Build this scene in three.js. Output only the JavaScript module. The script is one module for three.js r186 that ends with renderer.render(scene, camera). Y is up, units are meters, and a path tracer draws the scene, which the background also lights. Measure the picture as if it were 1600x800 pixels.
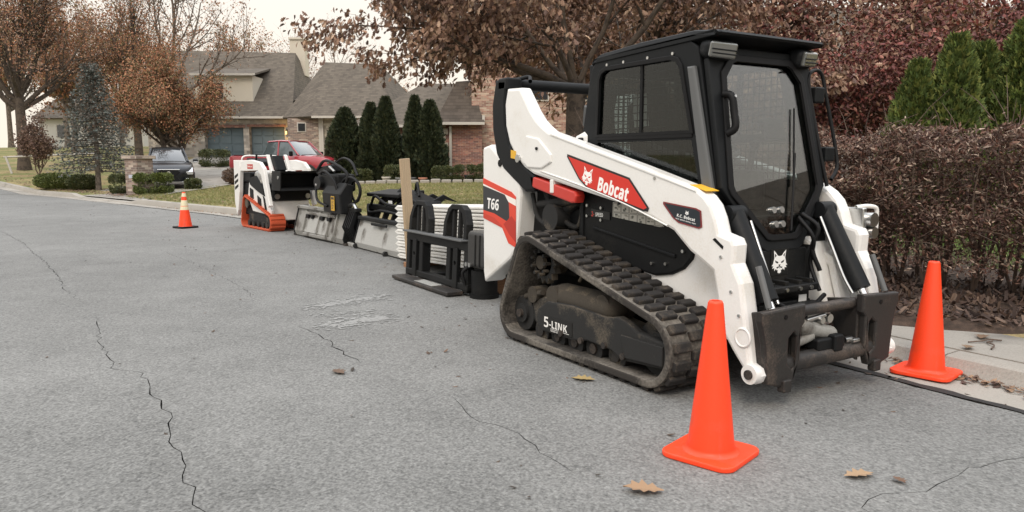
import * as THREE from 'three';
import { mergeGeometries, mergeVertices, toCreasedNormals } from 'three/addons/utils/BufferGeometryUtils.js';
import { RoundedBoxGeometry } from 'three/addons/geometries/RoundedBoxGeometry.js';

// ---------------------------------------------------------------- camera, sky, sun, exposure
const scene = new THREE.Scene();
const CAMY = 1.315, YAW = 31.6 * Math.PI / 180, PITCH = 7.2 * Math.PI / 180;
const camera = new THREE.PerspectiveCamera(37.73, 2, 0.05, 1500);
camera.position.set(0, CAMY, 0);
camera.rotation.order = 'YXZ';
camera.rotation.set(-PITCH, -YAW, 0);
scene.add(camera);

const renderer = new THREE.WebGLRenderer({ antialias: true });
renderer.toneMapping = THREE.LinearToneMapping;
renderer.toneMappingExposure = 1.08;
renderer.shadowMap.enabled = true;

function rngOf(seed) { let a = seed >>> 0; return () => { a = (a + 0x6D2B79F5) | 0; let t = Math.imul(a ^ (a >>> 15), 1 | a); t = (t + Math.imul(t ^ (t >>> 7), 61 | t)) ^ t; return ((t ^ (t >>> 14)) >>> 0) / 4294967296; }; }

// tileable value noise, n x n samples, `cells` cells across
function noise(n, cells, seed) {
  const r = rngOf(seed), g = new Float32Array(cells * cells); for (let i = 0; i < g.length; i++) g[i] = r();
  const o = new Float32Array(n * n), xi = new Int32Array(n), xj = new Int32Array(n), xf = new Float32Array(n);
  for (let x = 0; x < n; x++) { const u = x / n * cells, i = Math.floor(u), f = u - i; xi[x] = i % cells; xj[x] = (i + 1) % cells; xf[x] = f * f * (3 - 2 * f); }
  for (let y = 0; y < n; y++) { const a = xi[y] * cells, b = xj[y] * cells, fy = xf[y]; for (let x = 0; x < n; x++) { const fx = xf[x], p = g[a + xi[x]], q = g[a + xj[x]], s = g[b + xi[x]], t = g[b + xj[x]]; const u = p + (q - p) * fx, v = s + (t - s) * fx; o[y * n + x] = u + (v - u) * fy; } }
  return o;
}
function fbm(n, cells, oct, seed, gain = 0.5) { const o = new Float32Array(n * n); let a = 1, s = 0; for (let k = 0; k < oct; k++) { const c = Math.min(n, cells << k); const q = noise(n, c, seed + k * 17); for (let i = 0; i < o.length; i++) o[i] += q[i] * a; s += a; a *= gain; } for (let i = 0; i < o.length; i++) o[i] /= s; return o; }

{ // pale evening overcast, warm low down
  const W = 512, Hh = 256, d = new Float32Array(W * Hh * 4), cl = fbm(512, 4, 5, 77);
  const mix = (a, b, t) => a + (b - a) * t;
  for (let y = 0; y < Hh; y++) {
    const el = (y + 0.5) / Hh * Math.PI - Math.PI / 2, s = Math.max(0, Math.sin(el));
    for (let x = 0; x < W; x++) {
      const c = 0.94 + 0.12 * (cl[Math.min(511, y * 2) * 512 + x] - 0.5) * Math.min(1, s * 4) + 0.06, t1 = Math.min(1, s / 0.3), t2 = Math.max(0, Math.min(1, (s - 0.25) / 0.75));
      const i = (y * W + x) * 4;
      d[i] = mix(mix(0.98, 1.03, t1), 2.06, t2) * c; d[i + 1] = mix(mix(0.88, 0.985, t1), 2.14, t2) * c; d[i + 2] = mix(mix(0.74, 0.925, t1), 2.27, t2) * c; d[i + 3] = 1;
    }
  }
  const t = new THREE.DataTexture(d, W, Hh, THREE.RGBAFormat, THREE.FloatType);
  t.mapping = THREE.EquirectangularReflectionMapping; t.magFilter = t.minFilter = THREE.LinearFilter; t.wrapS = THREE.RepeatWrapping; t.needsUpdate = true;
  scene.background = t; scene.environment = t;
}
const sun = new THREE.DirectionalLight(0xffeedb, 1.4);
sun.position.set(-14, 26, 10); sun.target.position.set(5, 0, -8); sun.castShadow = true;
sun.shadow.radius = 32; sun.shadow.mapSize.set(2048, 2048);
{ const c = sun.shadow.camera; c.left = -60; c.right = 60; c.top = 60; c.bottom = -60; c.near = 1; c.far = 160; }
scene.add(sun); scene.add(sun.target);

// ---------------------------------------------------------------- helpers
const taken = {};
function numbered(n) { if (!(n in taken)) { taken[n] = 0; return n; } taken[n]++; return n + '_' + String(taken[n]).padStart(3, '0'); }
const V = (x, y, z) => new THREE.Vector3(x, y, z);
function boxUV(g) {
  if (g.index) g = g.toNonIndexed();
  const p = g.attributes.position, nn = g.attributes.normal, uv = new Float32Array(p.count * 2);
  for (let i = 0; i < p.count; i += 3) {
    let nx = 0, ny = 0, nz = 0; for (let k = 0; k < 3; k++) { nx += nn.getX(i + k); ny += nn.getY(i + k); nz += nn.getZ(i + k); }
    nx = Math.abs(nx); ny = Math.abs(ny); nz = Math.abs(nz);
    for (let k = 0; k < 3; k++) { const x = p.getX(i + k), y = p.getY(i + k), z = p.getZ(i + k); let u, v; if (ny >= nx && ny >= nz) { u = x; v = z; } else if (nx >= nz) { u = z; v = y; } else { u = x; v = y; } uv[(i + k) * 2] = u; uv[(i + k) * 2 + 1] = v; }
  }
  g.setAttribute('uv', new THREE.BufferAttribute(uv, 2)); return g;
}
function clean(g) { if (g.index) g = g.toNonIndexed(); for (const k of Object.keys(g.attributes)) if (!['position', 'normal', 'uv'].includes(k)) g.deleteAttribute(k); if (!g.attributes.uv) g.setAttribute('uv', new THREE.BufferAttribute(new Float32Array(g.attributes.position.count * 2), 2)); g.morphAttributes = {}; return g; }
function merge(a) { return a.length === 1 ? clean(a[0]) : mergeGeometries(a.map(clean), false); }
function obj(name, geo, mat, parent, keepUV) {
  let g = Array.isArray(geo) ? merge(geo) : geo;
  if ((mat.map || mat.bumpMap || mat.roughnessMap) && !keepUV) g = boxUV(g);
  const m = new THREE.Mesh(g, mat); m.castShadow = m.receiveShadow = true;
  m.name = parent ? name : numbered(name); (parent || scene).add(m); return m;
}
function thing(name, label, category, pos = [0, 0, 0], turn = 0, group) {
  const o = new THREE.Group(); o.name = numbered(name); scene.add(o); o.position.set(...pos); o.rotation.y = turn;
  o.userData = { label, category }; if (group) o.userData.group = group; return o;
}
function tag(o, label, category, group) { Object.assign(o.userData, { label, category }); if (group) o.userData.group = group; return o; }
function struct(o, label) { o.userData.kind = 'structure'; if (label) o.userData.label = label; return o; }
function stuff(o, label, category) { o.userData.kind = 'stuff'; if (label) { o.userData.label = label; o.userData.category = category; } return o; }
function dup(root, pos, turn, label, group) { const r = root.clone(); r.name = numbered(root.name.replace(/_\d+$/, '')); r.userData = { ...root.userData }; scene.add(r); r.position.set(...pos); r.rotation.y = turn; if (label) r.userData.label = label; if (group) r.userData.group = group; return r; }
// geometries
function tf(g, p = [0, 0, 0], r = [0, 0, 0]) { if (Array.isArray(g)) g = merge(g); if (r[0] || r[1] || r[2]) g.applyMatrix4(new THREE.Matrix4().makeRotationFromEuler(new THREE.Euler(...r))); g.translate(...p); return g; }
function bx(w, h, d, p, r) { return tf(new THREE.BoxGeometry(w, h, d), p, r); }
function rb(w, h, d, rad, p, r, seg = 2) { return tf(new RoundedBoxGeometry(w, h, d, seg, Math.min(rad, w / 2.01, h / 2.01, d / 2.01)), p, r); }
function bb(x0, x1, y0, y1, z0, z1) { return bx(x1 - x0, y1 - y0, z1 - z0, [(x0 + x1) / 2, (y0 + y1) / 2, (z0 + z1) / 2]); }
function rbb(x0, x1, y0, y1, z0, z1, r = 0.01) { return rb(x1 - x0, y1 - y0, z1 - z0, r, [(x0 + x1) / 2, (y0 + y1) / 2, (z0 + z1) / 2]); }
function rod(a, b, r, n = 10, r2 = r) { const A = V(...a), B = V(...b), d = B.clone().sub(A), L = d.length(); const g = new THREE.CylinderGeometry(r2, r, L, n); g.translate(0, L / 2, 0); g.applyQuaternion(new THREE.Quaternion().setFromUnitVectors(V(0, 1, 0), d.normalize())); g.translate(...a); return g; }
function tube(pts, r, n = 8, seg) { const c = new THREE.CatmullRomCurve3(pts.map(p => V(...p)), false, 'centripetal'); return new THREE.TubeGeometry(c, seg || pts.length * 6, r, n, false); }
function shapeOf(pts, holes = []) { const s = new THREE.Shape(pts.map(p => new THREE.Vector2(p[0], p[1]))); for (const h of holes) s.holes.push(new THREE.Path(h.map(p => new THREE.Vector2(p[0], p[1])))); return s; }
// extrude a [z,y] outline sideways between x0 and x1
function side(pts, x0, x1, bevel = 0.006, holes) { const b = Math.min(bevel, (x1 - x0) * 0.4); const g = new THREE.ExtrudeGeometry(shapeOf(pts, holes), { depth: x1 - x0 - 2 * b, bevelEnabled: b > 0, bevelSize: b, bevelThickness: b, bevelOffset: -b, bevelSegments: 2, curveSegments: 6 }); g.translate(0, 0, b); g.rotateY(-Math.PI / 2); g.translate(x1, 0, 0); return g; }
// extrude an [x,y] outline along z between z0 and z1
function front(pts, z0, z1, bevel = 0.006, holes) { const b = Math.min(bevel, (z1 - z0) * 0.4); const g = new THREE.ExtrudeGeometry(shapeOf(pts, holes), { depth: z1 - z0 - 2 * b, bevelEnabled: b > 0, bevelSize: b, bevelThickness: b, bevelOffset: -b, bevelSegments: 2, curveSegments: 6 }); g.translate(0, 0, z0 + b); return g; }
function disc(c, r, w, n = 20, axis = 'x') { const g = new THREE.CylinderGeometry(r, r, w, n); if (axis === 'x') g.rotateZ(Math.PI / 2); if (axis === 'z') g.rotateX(Math.PI / 2); g.translate(...c); return g; }
function circ(cx, cy, r, n = 16, a0 = 0) { const o = []; for (let i = 0; i < n; i++) { const a = a0 + i / n * Math.PI * 2; o.push([cx + Math.cos(a) * r, cy + Math.sin(a) * r]); } return o; }
function fit01(g, x0, x1, y0, y1, ax = 'z', ay = 'y') { const p = g.attributes.position, uv = new Float32Array(p.count * 2); for (let i = 0; i < p.count; i++) { const a = ax === 'z' ? p.getZ(i) : p.getX(i), b = p.getY(i); uv[i * 2] = (a - x0) / (x1 - x0); uv[i * 2 + 1] = (b - y0) / (y1 - y0); } g.setAttribute('uv', new THREE.BufferAttribute(uv, 2)); return g; }
function mirrorX(g) { g = g.clone(); if (g.index) g = g.toNonIndexed(); g.scale(-1, 1, 1); for (const k of ['position', 'normal', 'uv']) { const a = g.attributes[k]; if (!a) continue; const n = a.itemSize, t = a.array; for (let i = 0; i < a.count; i += 3) for (let j = 0; j < n; j++) { const q = t[i * n + n + j]; t[i * n + n + j] = t[i * n + 2 * n + j]; t[i * n + 2 * n + j] = q; } } return g; }

// ---------------------------------------------------------------- materials
const srgb = v => { v = Math.max(0, Math.min(1, v)); return 255 * (v <= 0.0031308 ? v * 12.92 : 1.055 * Math.pow(v, 1 / 2.4) - 0.055); };
function colTex(n, fn, metres) { const d = new Uint8Array(n * n * 4); const c = [0, 0, 0]; for (let i = 0; i < n * n; i++) { fn(i, i % n, (i / n) | 0, c); d[i * 4] = srgb(c[0]); d[i * 4 + 1] = srgb(c[1]); d[i * 4 + 2] = srgb(c[2]); d[i * 4 + 3] = 255; } const t = new THREE.DataTexture(d, n, n); t.colorSpace = THREE.SRGBColorSpace; return wrapT(t, metres); }
function grayTex(n, fn, metres) { const d = new Uint8Array(n * n * 4); for (let i = 0; i < n * n; i++) { const v = Math.max(0, Math.min(255, fn(i, i % n, (i / n) | 0) * 255)); d[i * 4] = d[i * 4 + 1] = d[i * 4 + 2] = v; d[i * 4 + 3] = 255; } return wrapT(new THREE.DataTexture(d, n, n), metres); }
function wrapT(t, m) { t.wrapS = t.wrapT = THREE.RepeatWrapping; t.magFilter = THREE.LinearFilter; t.minFilter = THREE.LinearFilter; if (m) t.repeat.set(1 / m, 1 / m); t.needsUpdate = true; return t; }
function canvasTex(w, h, draw) { const c = document.createElement('canvas'); c.width = w; c.height = h; const x = c.getContext('2d'); draw(x, w, h); const t = new THREE.CanvasTexture(c); t.colorSpace = THREE.SRGBColorSpace; t.magFilter = THREE.LinearFilter; return t; }
function mat(r, g, b, rough = 0.6, metal = 0, extra = {}) { return new THREE.MeshStandardMaterial({ color: new THREE.Color().setRGB(r, g, b), roughness: rough, metalness: metal, ...extra }); }
function pmat(r, g, b, o) { return new THREE.MeshPhysicalMaterial({ color: new THREE.Color().setRGB(r, g, b), ...o }); }
// two-tone patchy texture: base colour with a second matter (dust, rust, mud) in blotches
function patchy(n, metres, a, b, cells, seed, thr, soft, fine = 0.12) { const q = fbm(n, cells, 5, seed), f = noise(n, n >> 1, seed + 5); return colTex(n, (i, x, y, c) => { let t = (q[i] - thr) / soft + (f[i] - 0.5) * 0.5; t = t < 0 ? 0 : t > 1 ? 1 : t; const k = 1 + (f[i] - 0.5) * fine * 2; for (let j = 0; j < 3; j++) c[j] = (a[j] + (b[j] - a[j]) * t) * k; }, metres); }
const white3 = [1, 1, 1];
const M = {};
{ // asphalt, 8 m tile
  const n = 2048, big = fbm(n, 3, 4, 11), mid = fbm(n, 24, 3, 12), fine = noise(n, 1024, 13), fine2 = noise(n, 640, 14), r = rngOf(15);
  const g = new Float32Array(n * n); for (let i = 0; i < g.length; i++) g[i] = r();
  M.asphaltMap = colTex(n, (i, x, y, c) => { let v = 0.172 + (big[i] - 0.5) * 0.085 + (mid[i] - 0.5) * 0.05 + (fine[i] - 0.5) * 0.105 + (fine2[i] - 0.5) * 0.075; if (g[i] > 0.975) v += 0.09; else if (g[i] < 0.04) v *= 0.55; v = Math.max(0.03, v); c[0] = v * 1.0; c[1] = v * 1.0; c[2] = v * 0.955; }, 8);
  M.asphaltBump = grayTex(1024, (i, x, y) => { const j = (y * 2) * n + x * 2; return 0.5 + (fine[j] - 0.5) * 0.6 + (fine2[j] - 0.5) * 0.5; }, 8);
  M.asphalt = new THREE.MeshStandardMaterial({ map: M.asphaltMap, bumpMap: M.asphaltBump, bumpScale: 0.004, roughness: 0.9 });
}
{ const n = 1024, big = fbm(n, 4, 5, 21), f = noise(n, 512, 22), st = fbm(n, 7, 4, 23), r = rngOf(24);
  M.concreteMap = colTex(n, (i, x, y, c) => { let v = 0.315 + (big[i] - 0.5) * 0.12 + (f[i] - 0.5) * 0.07; const s = Math.max(0, (st[i] - 0.58) * 3); v *= 1 - 0.5 * Math.min(1, s); if (r() < 0.01) v *= 0.6; c[0] = v * 1.0; c[1] = v * 0.93; c[2] = v * 0.82; }, 3);
  M.concrete = new THREE.MeshStandardMaterial({ map: M.concreteMap, roughness: 0.92, bumpMap: grayTex(512, (i, x, y) => f[(y * 2) * n + x * 2] * 0.7 + 0.3 * big[(y * 2) * n + x * 2], 3), bumpScale: 0.003 });
}
{ const n = 1024, a = fbm(n, 6, 6, 31), f = noise(n, 512, 32), b = fbm(n, 40, 3, 33);
  M.lawn = new THREE.MeshStandardMaterial({ roughness: 1, map: colTex(n, (i, x, y, c) => { let t = (a[i] - 0.42) * 4 + (f[i] - 0.5); t = Math.max(0, Math.min(1, t)); const k = 0.7 + 0.6 * f[i] * (0.5 + b[i]); c[0] = (0.15 + 0.12 * t) * k; c[1] = (0.16 + 0.05 * t) * k; c[2] = (0.05 + 0.05 * t) * k; }, 6) });
  M.mulch = new THREE.MeshStandardMaterial({ roughness: 1, map: colTex(512, (i, x, y, c) => { const j = (y * 2) * n + x * 2, k = 0.4 + 1.1 * f[j] * b[j] * 2; c[0] = 0.06 * k; c[1] = 0.038 * k; c[2] = 0.026 * k; }, 1.5) });
}
M.crackSoil = mat(0.06, 0.055, 0.048, 1);
const grime = (base, dust, seed, thr = 0.5, soft = 0.35, rough = 0.6, metal = 0, extra = {}, metres = 1.2) => new THREE.MeshPhysicalMaterial({ map: patchy(256, metres, base, dust, 4, seed, thr, soft), roughness: rough, metalness: metal, ...extra });
M.white = new THREE.MeshPhysicalMaterial({ map: patchy(512, 1.6, [0.80, 0.79, 0.76], [0.58, 0.54, 0.46], 5, 41, 0.57, 0.45, 0.03), roughness: 0.38, clearcoat: 0.35, clearcoatRoughness: 0.25 });
M.black = grime([0.007, 0.0075, 0.008], [0.020, 0.019, 0.017], 42, 0.55, 0.35, 0.55, 0, { specularIntensity: 0.45 });
M.cabBlack = grime([0.007, 0.008, 0.009], [0.014, 0.015, 0.015], 43, 0.55, 0.35, 0.55, 0, { specularIntensity: 0.45 });
M.cabGrey = mat(0.10, 0.103, 0.103, 0.5);
M.blackPlain = pmat(0.006, 0.006, 0.0065, { roughness: 0.55, specularIntensity: 0.45 });
M.rubber = grime([0.030, 0.026, 0.022], [0.165, 0.148, 0.125], 44, 0.42, 0.3, 0.9);
M.lug = grime([0.018, 0.016, 0.015], [0.085, 0.068, 0.05], 45, 0.5, 0.3, 0.92, 0, {}, 0.7);
M.muddy = grime([0.015, 0.015, 0.0145], [0.115, 0.095, 0.07], 46, 0.5, 0.28, 0.85, 0, {}, 0.8);
M.mud = grime([0.05, 0.042, 0.032], [0.17, 0.135, 0.09], 47, 0.5, 0.3, 1, 0, {}, 0.6);
M.plate = grime([0.035, 0.032, 0.030], [0.13, 0.10, 0.08], 48, 0.46, 0.35, 0.55, 0.35, {}, 0.8);
M.red = new THREE.MeshPhysicalMaterial({ color: new THREE.Color().setRGB(0.55, 0.035, 0.022), roughness: 0.4, clearcoat: 0.3 });
M.steel = mat(0.55, 0.55, 0.54, 0.3, 1);
M.chrome = mat(0.8, 0.8, 0.8, 0.12, 1);
M.greySteel = grime([0.27, 0.265, 0.245], [0.07, 0.06, 0.05], 49, 0.5, 0.2, 0.6, 0.1, {}, 0.8);
M.paleSteel = grime([0.38, 0.38, 0.36], [0.11, 0.10, 0.085], 50, 0.53, 0.2, 0.55, 0.1, {}, 0.8);
M.glass = pmat(0.93, 0.95, 0.94, { transmission: 1, thickness: 0, roughness: 0.02, ior: 1.5 });
M.sideGlass = pmat(0.62, 0.66, 0.65, { transmission: 1, thickness: 0, roughness: 0.02, ior: 1.38 });
M.doorGlass = pmat(0.85, 0.86, 0.84, { transmission: 1, thickness: 0, roughness: 0.015, ior: 1.78 });
M.lens = pmat(0.16, 0.165, 0.16, { roughness: 0.12, clearcoat: 1, metalness: 0.4 });
M.yellow = mat(0.75, 0.42, 0.03, 0.5);
M.orangeCone = new THREE.MeshStandardMaterial({ map: patchy(512, 0.5, [0.95, 0.062, 0.012], [0.62, 0.075, 0.03], 6, 53, 0.60, 0.3, 0.06), roughness: 0.48 });
M.orangeTrack = grime([0.50, 0.085, 0.03], [0.30, 0.075, 0.035], 51, 0.5, 0.4, 0.85);
M.wood = new THREE.MeshStandardMaterial({ roughness: 0.85, map: (() => { const g = noise(256, 8, 60), f = noise(256, 128, 61); return colTex(256, (i, x, y, c) => { const s = 0.5 + 0.5 * Math.sin(x * 0.5 + g[i] * 9) , k = 0.75 + 0.3 * s * f[i]; c[0] = 0.48 * k; c[1] = 0.36 * k; c[2] = 0.23 * k; }, 0.5); })() });
M.wood2 = new THREE.MeshStandardMaterial({ roughness: 0.85, map: (() => { const g = noise(256, 8, 62), f = noise(256, 128, 63); return colTex(256, (i, x, y, c) => { const s = 0.5 + 0.5 * Math.sin(y * 0.5 + g[i] * 9), k = 0.7 + 0.4 * s * f[i]; c[0] = 0.36 * k; c[1] = 0.19 * k; c[2] = 0.10 * k; }, 0.5); })() });
M.bark = new THREE.MeshStandardMaterial({ roughness: 1, map: patchy(256, 0.8, [0.10, 0.078, 0.06], [0.05, 0.04, 0.033], 10, 64, 0.45, 0.25, 0.3) });
M.barkGrey = new THREE.MeshStandardMaterial({ roughness: 1, map: patchy(256, 0.8, [0.17, 0.14, 0.115], [0.09, 0.075, 0.06], 10, 65, 0.45, 0.25, 0.3) });
M.twig = mat(0.12, 0.085, 0.065, 1);

// ---------------------------------------------------------------- the setting: road, gutter, kerb, ground
const edgeSpline = new THREE.CatmullRomCurve3([[4.6, 60], [4.35, 20], [4.32, 5], [4.31, -3], [4.24, -10], [3.75, -18], [2.75, -22.3], [1.27, -28.2], [0.13, -32.6], [-1.81, -38.5], [-4.6, -46], [-9, -56], [-17, -70], [-40, -105], [-170, -300]].map(p => V(p[0], 0, p[1])));
const edgeTable = edgeSpline.getPoints(900);
function EX(z) { let lo = 0, hi = edgeTable.length - 1; if (z >= edgeTable[0].z) return edgeTable[0].x; if (z <= edgeTable[hi].z) return edgeTable[hi].x; while (hi - lo > 1) { const m = (lo + hi) >> 1; if (edgeTable[m].z >= z) lo = m; else hi = m; } const a = edgeTable[lo], b = edgeTable[hi], t = (z - a.z) / (b.z - a.z); return a.x + (b.x - a.x) * t; }
const clamp = (v, a, b) => Math.max(a, Math.min(b, v));
const sstep = (a, b, v) => { const t = clamp((v - a) / (b - a), 0, 1); return t * t * (3 - 2 * t); };
const roadRise = z => 0.065 * clamp(-z - 36, 0, 30);
const lowKerb = z => 0.055 * sstep(-7, -4.6, z);
function GY(x, z) { const s = x - EX(z) - 0.72; return 0.13 - lowKerb(z) + 0.02 * clamp(s, 0, 25) + roadRise(z); }
function sheet(us, zs, fn) { // grid of points fn(u,z)->[x,y,z]
  const p = [], uv = [], idx = [], n = us.length; for (const z of zs) for (const u of us) { const q = fn(u, z); p.push(...q); uv.push(q[0], q[2]); }
  for (let j = 0; j < zs.length - 1; j++) for (let i = 0; i < n - 1; i++) { const a = j * n + i; idx.push(a, a + 1, a + n, a + 1, a + n + 1, a + n); }
  const g = new THREE.BufferGeometry(); g.setAttribute('position', new THREE.Float32BufferAttribute(p, 3)); g.setAttribute('uv', new THREE.Float32BufferAttribute(uv, 2)); g.setIndex(idx); g.computeVertexNormals();
  if (g.attributes.normal.getY(0) < 0) { for (let i = 0; i < idx.length; i += 3) { const t = idx[i]; idx[i] = idx[i + 1]; idx[i + 1] = t; } g.setIndex(idx); g.computeVertexNormals(); }
  return g;
}
const range = (a, b, n) => Array.from({ length: n + 1 }, (_, i) => a + (b - a) * i / n);
{ // ground: one sheet, dropped under the road, rising to the houses
  const us = [-400, -120, -50, -18, -17.9, -17.8, 0, 0.60, 0.62, 0.72, ...range(1, 12, 16), ...range(13, 60, 26), 90, 160, 420];
  const zs = [...range(60, 6, 12), ...range(5, -45, 70), ...range(-46, -80, 24), -100, -140, -200, -300, -420];
  const r = rngOf(3);
  const g = sheet(us, zs, (u, z) => { const x = EX(z) + u; let y; if (u < -17.95) y = 0.12 + roadRise(z); else if (u < 0.61) y = -0.09 + roadRise(z); else if (u < 0.63) y = 0.0 + roadRise(z); else y = GY(x, z) + (u > 1.2 ? (r() - 0.5) * 0.03 : -0.02) - 0.1 * (1 - kerbDrop(z)) * (1 - sstep(0.7, 3, u)); return [x, y, z]; });
  struct(obj('ground', g, M.lawn, null, true));
}
const crackRng = rngOf(9);
function crackOutline(pts, w0, w1) { // jagged closed outline round a polyline; w in metres
  const dense = []; for (let i = 0; i < pts.length - 1; i++) { const [ax, az] = pts[i], [bx_, bz] = pts[i + 1], L = Math.hypot(bx_ - ax, bz - az), n = Math.max(2, Math.round(L / 0.085)); for (let k = 0; k < n; k++) { const t = k / n; dense.push([ax + (bx_ - ax) * t + (crackRng() - 0.5) * 0.05, az + (bz - az) * t + (crackRng() - 0.5) * 0.02]); } } dense.push(pts[pts.length - 1]);
  const L = [], R = []; dense.forEach((p, i) => { const a = dense[Math.max(0, i - 1)], b = dense[Math.min(dense.length - 1, i + 1)], dx = b[0] - a[0], dz = b[1] - a[1], l = Math.hypot(dx, dz) || 1, t = i / (dense.length - 1), end = Math.min(1, Math.min(t, 1 - t) * 12) ; const w = ((w0 + (w1 - w0) * crackRng() * crackRng()) * end * 0.34) + 0.0006; L.push([p[0] - dz / l * w, p[1] + dx / l * w]); R.push([p[0] + dz / l * w, p[1] - dx / l * w]); });
  return L.concat(R.reverse());
}
const cracks = [
  crackOutline([[-0.87, -17.4], [-0.45, -14.6], [-0.2, -12.3], [0.0, -10.4], [0.08, -8.8], [0.22, -7.9]], 0.004, 0.02),
  crackOutline([[0.27, -7.36], [0.24, -6.3], [0.28, -5.32], [0.40, -5.1], [0.42, -4.68], [0.46, -4.2], [0.42, -3.84], [0.41, -3.31], [0.40, -2.9], [0.34, -2.5], [0.30, -1.6]], 0.003, 0.014),
  crackOutline([[1.35, -12.3], [1.55, -10.3], [1.58, -9.45], [1.66, -8.2], [1.62, -7.2]], 0.002, 0.010),
  crackOutline([[1.64, -5.95], [1.69, -5.4], [1.66, -5.05], [1.67, -4.62]], 0.006, 0.022),
  crackOutline([[1.85, -3.66], [1.80, -3.3], [1.86, -2.9], [1.82, -2.45]], 0.002, 0.009),
  crackOutline([[2.50, -1.3], [2.59, -1.62], [2.75, -1.66], [2.92, -1.57], [3.29, -1.60], [3.67, -1.53], [4.0, -1.6]], 0.0015, 0.006),
  crackOutline([[2.92, -1.63], [2.86, -1.76]], 0.002, 0.005),
];
const crackSign = p => p.reduce((s, q, i) => { const r = p[(i + 1) % p.length]; return s + q[0] * r[1] - r[0] * q[1]; }, 0);
{
  const r = rngOf(4), pts = []; for (let z = 30; z >= -36; z -= 0.12) pts.push([EX(z) - 0.018 - r() * 0.045, z]);
  pts.push([EX(-36) - 17.9, -36]); for (let z = -33; z <= 30; z += 3) pts.push([EX(z) - 17.9, z]);
  const sh = (p, h) => new THREE.ShapeGeometry(shapeOf(p.map(q => [q[0], -q[1]]), h.map(o => o.map(q => [q[0], -q[1]]))));
  const g = sh(pts, cracks); g.rotateX(-Math.PI / 2);
  const road = struct(obj('road', boxUV(g), M.asphalt, null, true));
  obj('road_end', sheet(range(-17.9, -0.02, 6), range(-36, -110, 60), (u, z) => [EX(z) + u, roadRise(z), z]), M.asphalt, road, true);
  obj('crack_bed', sheet(range(-17.95, 0.3, 2), range(30.1, -36, 80), (u, z) => [EX(z) + u, -0.028, z]), M.crackSoil, road, true);
  // ragged tar along the joint with the gutter
  { const tr = rngOf(72), L = [], Rr = []; for (let z = 3; z > -26; z -= 0.09) { const w = 0.5 + tr(); L.push([EX(z) - 0.028 - w * 0.022, -z]); Rr.push([EX(z) + 0.004 + tr() * 0.022, -z]); } const q = new THREE.ShapeGeometry(shapeOf(L.concat(Rr.reverse()))); q.rotateX(-Math.PI / 2); q.translate(0, 0.0065, 0); obj('tar_joint', q, mat(0.022, 0.021, 0.02, 0.8), road); }
  // pale paint spill with a ragged outline
  const spr = rngOf(71); const spill = []; const sm = mat(0.275, 0.275, 0.265, 0.95);
  const blob = (x, z, rx, rz) => { const p = []; const n = 11; for (let i = 0; i < n; i++) { const a = i / n * 6.283, k = 0.5 + spr() * 0.8; p.push([x + Math.cos(a) * rx * k, -(z + Math.sin(a) * rz * k)]); } const q = new THREE.ShapeGeometry(shapeOf(p)); q.rotateX(-Math.PI / 2); q.translate(0, 0.004 + spr() * 0.0008, 0); spill.push(q); };
  for (const [a, b, n] of [[[1.98, -6.62], [2.7, -6.86], 620], [[1.84, -5.80], [2.36, -5.88], 520], [[1.9, -6.2], [2.3, -6.25], 60]]) for (let i = 0; i < n; i++) { const t = spr(); blob(a[0] + (b[0] - a[0]) * t + (spr() - 0.5) * 0.3, a[1] + (b[1] - a[1]) * t + (spr() - 0.5) * (spr() * spr() + 0.12) * 0.6, 0.004 + spr() * spr() * 0.05, 0.004 + spr() * spr() * 0.032); }
  obj('paint_spill', spill, sm, road);
}
// kerb with gutter, cast in lengths with open joints; dropped at the driveway
function kerbDrop(z) { return 1 - sstep(-26.0, -26.9, z) * (1 - sstep(-31.6, -32.6, z)); }
const kerb = struct(obj('kerb', sheet([0.02, 0.7], range(34, -80, 90), (u, z) => [EX(z) + u, roadRise(z) - 0.085, z]), M.crackSoil, null, true));
{
  const joints = []; for (let z = 31; z > -80; z -= 3.05) joints.push(z);
  for (let k = 0; k < joints.length - 1; k++) {
    const z0 = joints[k] - 0.006, z1 = joints[k + 1] + 0.006, zs = range(z0, z1, 6);
    const prof = z => { const d = kerbDrop(z), t = 0.03 + 0.105 * d - lowKerb(z); return [[0.012, -0.08], [0.012, 0.002], [0.25, -0.012], [0.46, -0.02], [0.475, -0.012], [0.475 + 0.03 * d + 0.01, t - 0.03], [0.50 + 0.03 * d, t - 0.008], [0.53 + 0.03 * d, t], [0.70, t + 0.004], [0.715, t - 0.006], [0.718, -0.08]]; };
    const p = [], idx = [], n = 11; for (const z of zs) for (const [s, y] of prof(z)) p.push(EX(z) + s, y + roadRise(z), z);
    for (let j = 0; j < zs.length - 1; j++) for (let i = 0; i < n; i++) { const a = j * n + i, b = j * n + (i + 1) % n; idx.push(a, b, a + n, b, b + n, a + n); }
    for (const j of [0, zs.length - 1]) for (const t of THREE.ShapeUtils.triangulateShape(prof(zs[j]).map(q => new THREE.Vector2(...q)), [])) idx.push(j * n + t[0], j * n + t[1], j * n + t[2]);
    let g = new THREE.BufferGeometry(); g.setAttribute('position', new THREE.Float32BufferAttribute(p, 3)); g.setIndex(idx); g = toCreasedNormals(g, 0.6);
    obj('kerb_length', g, M.concrete, kerb);
  }
}
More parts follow.
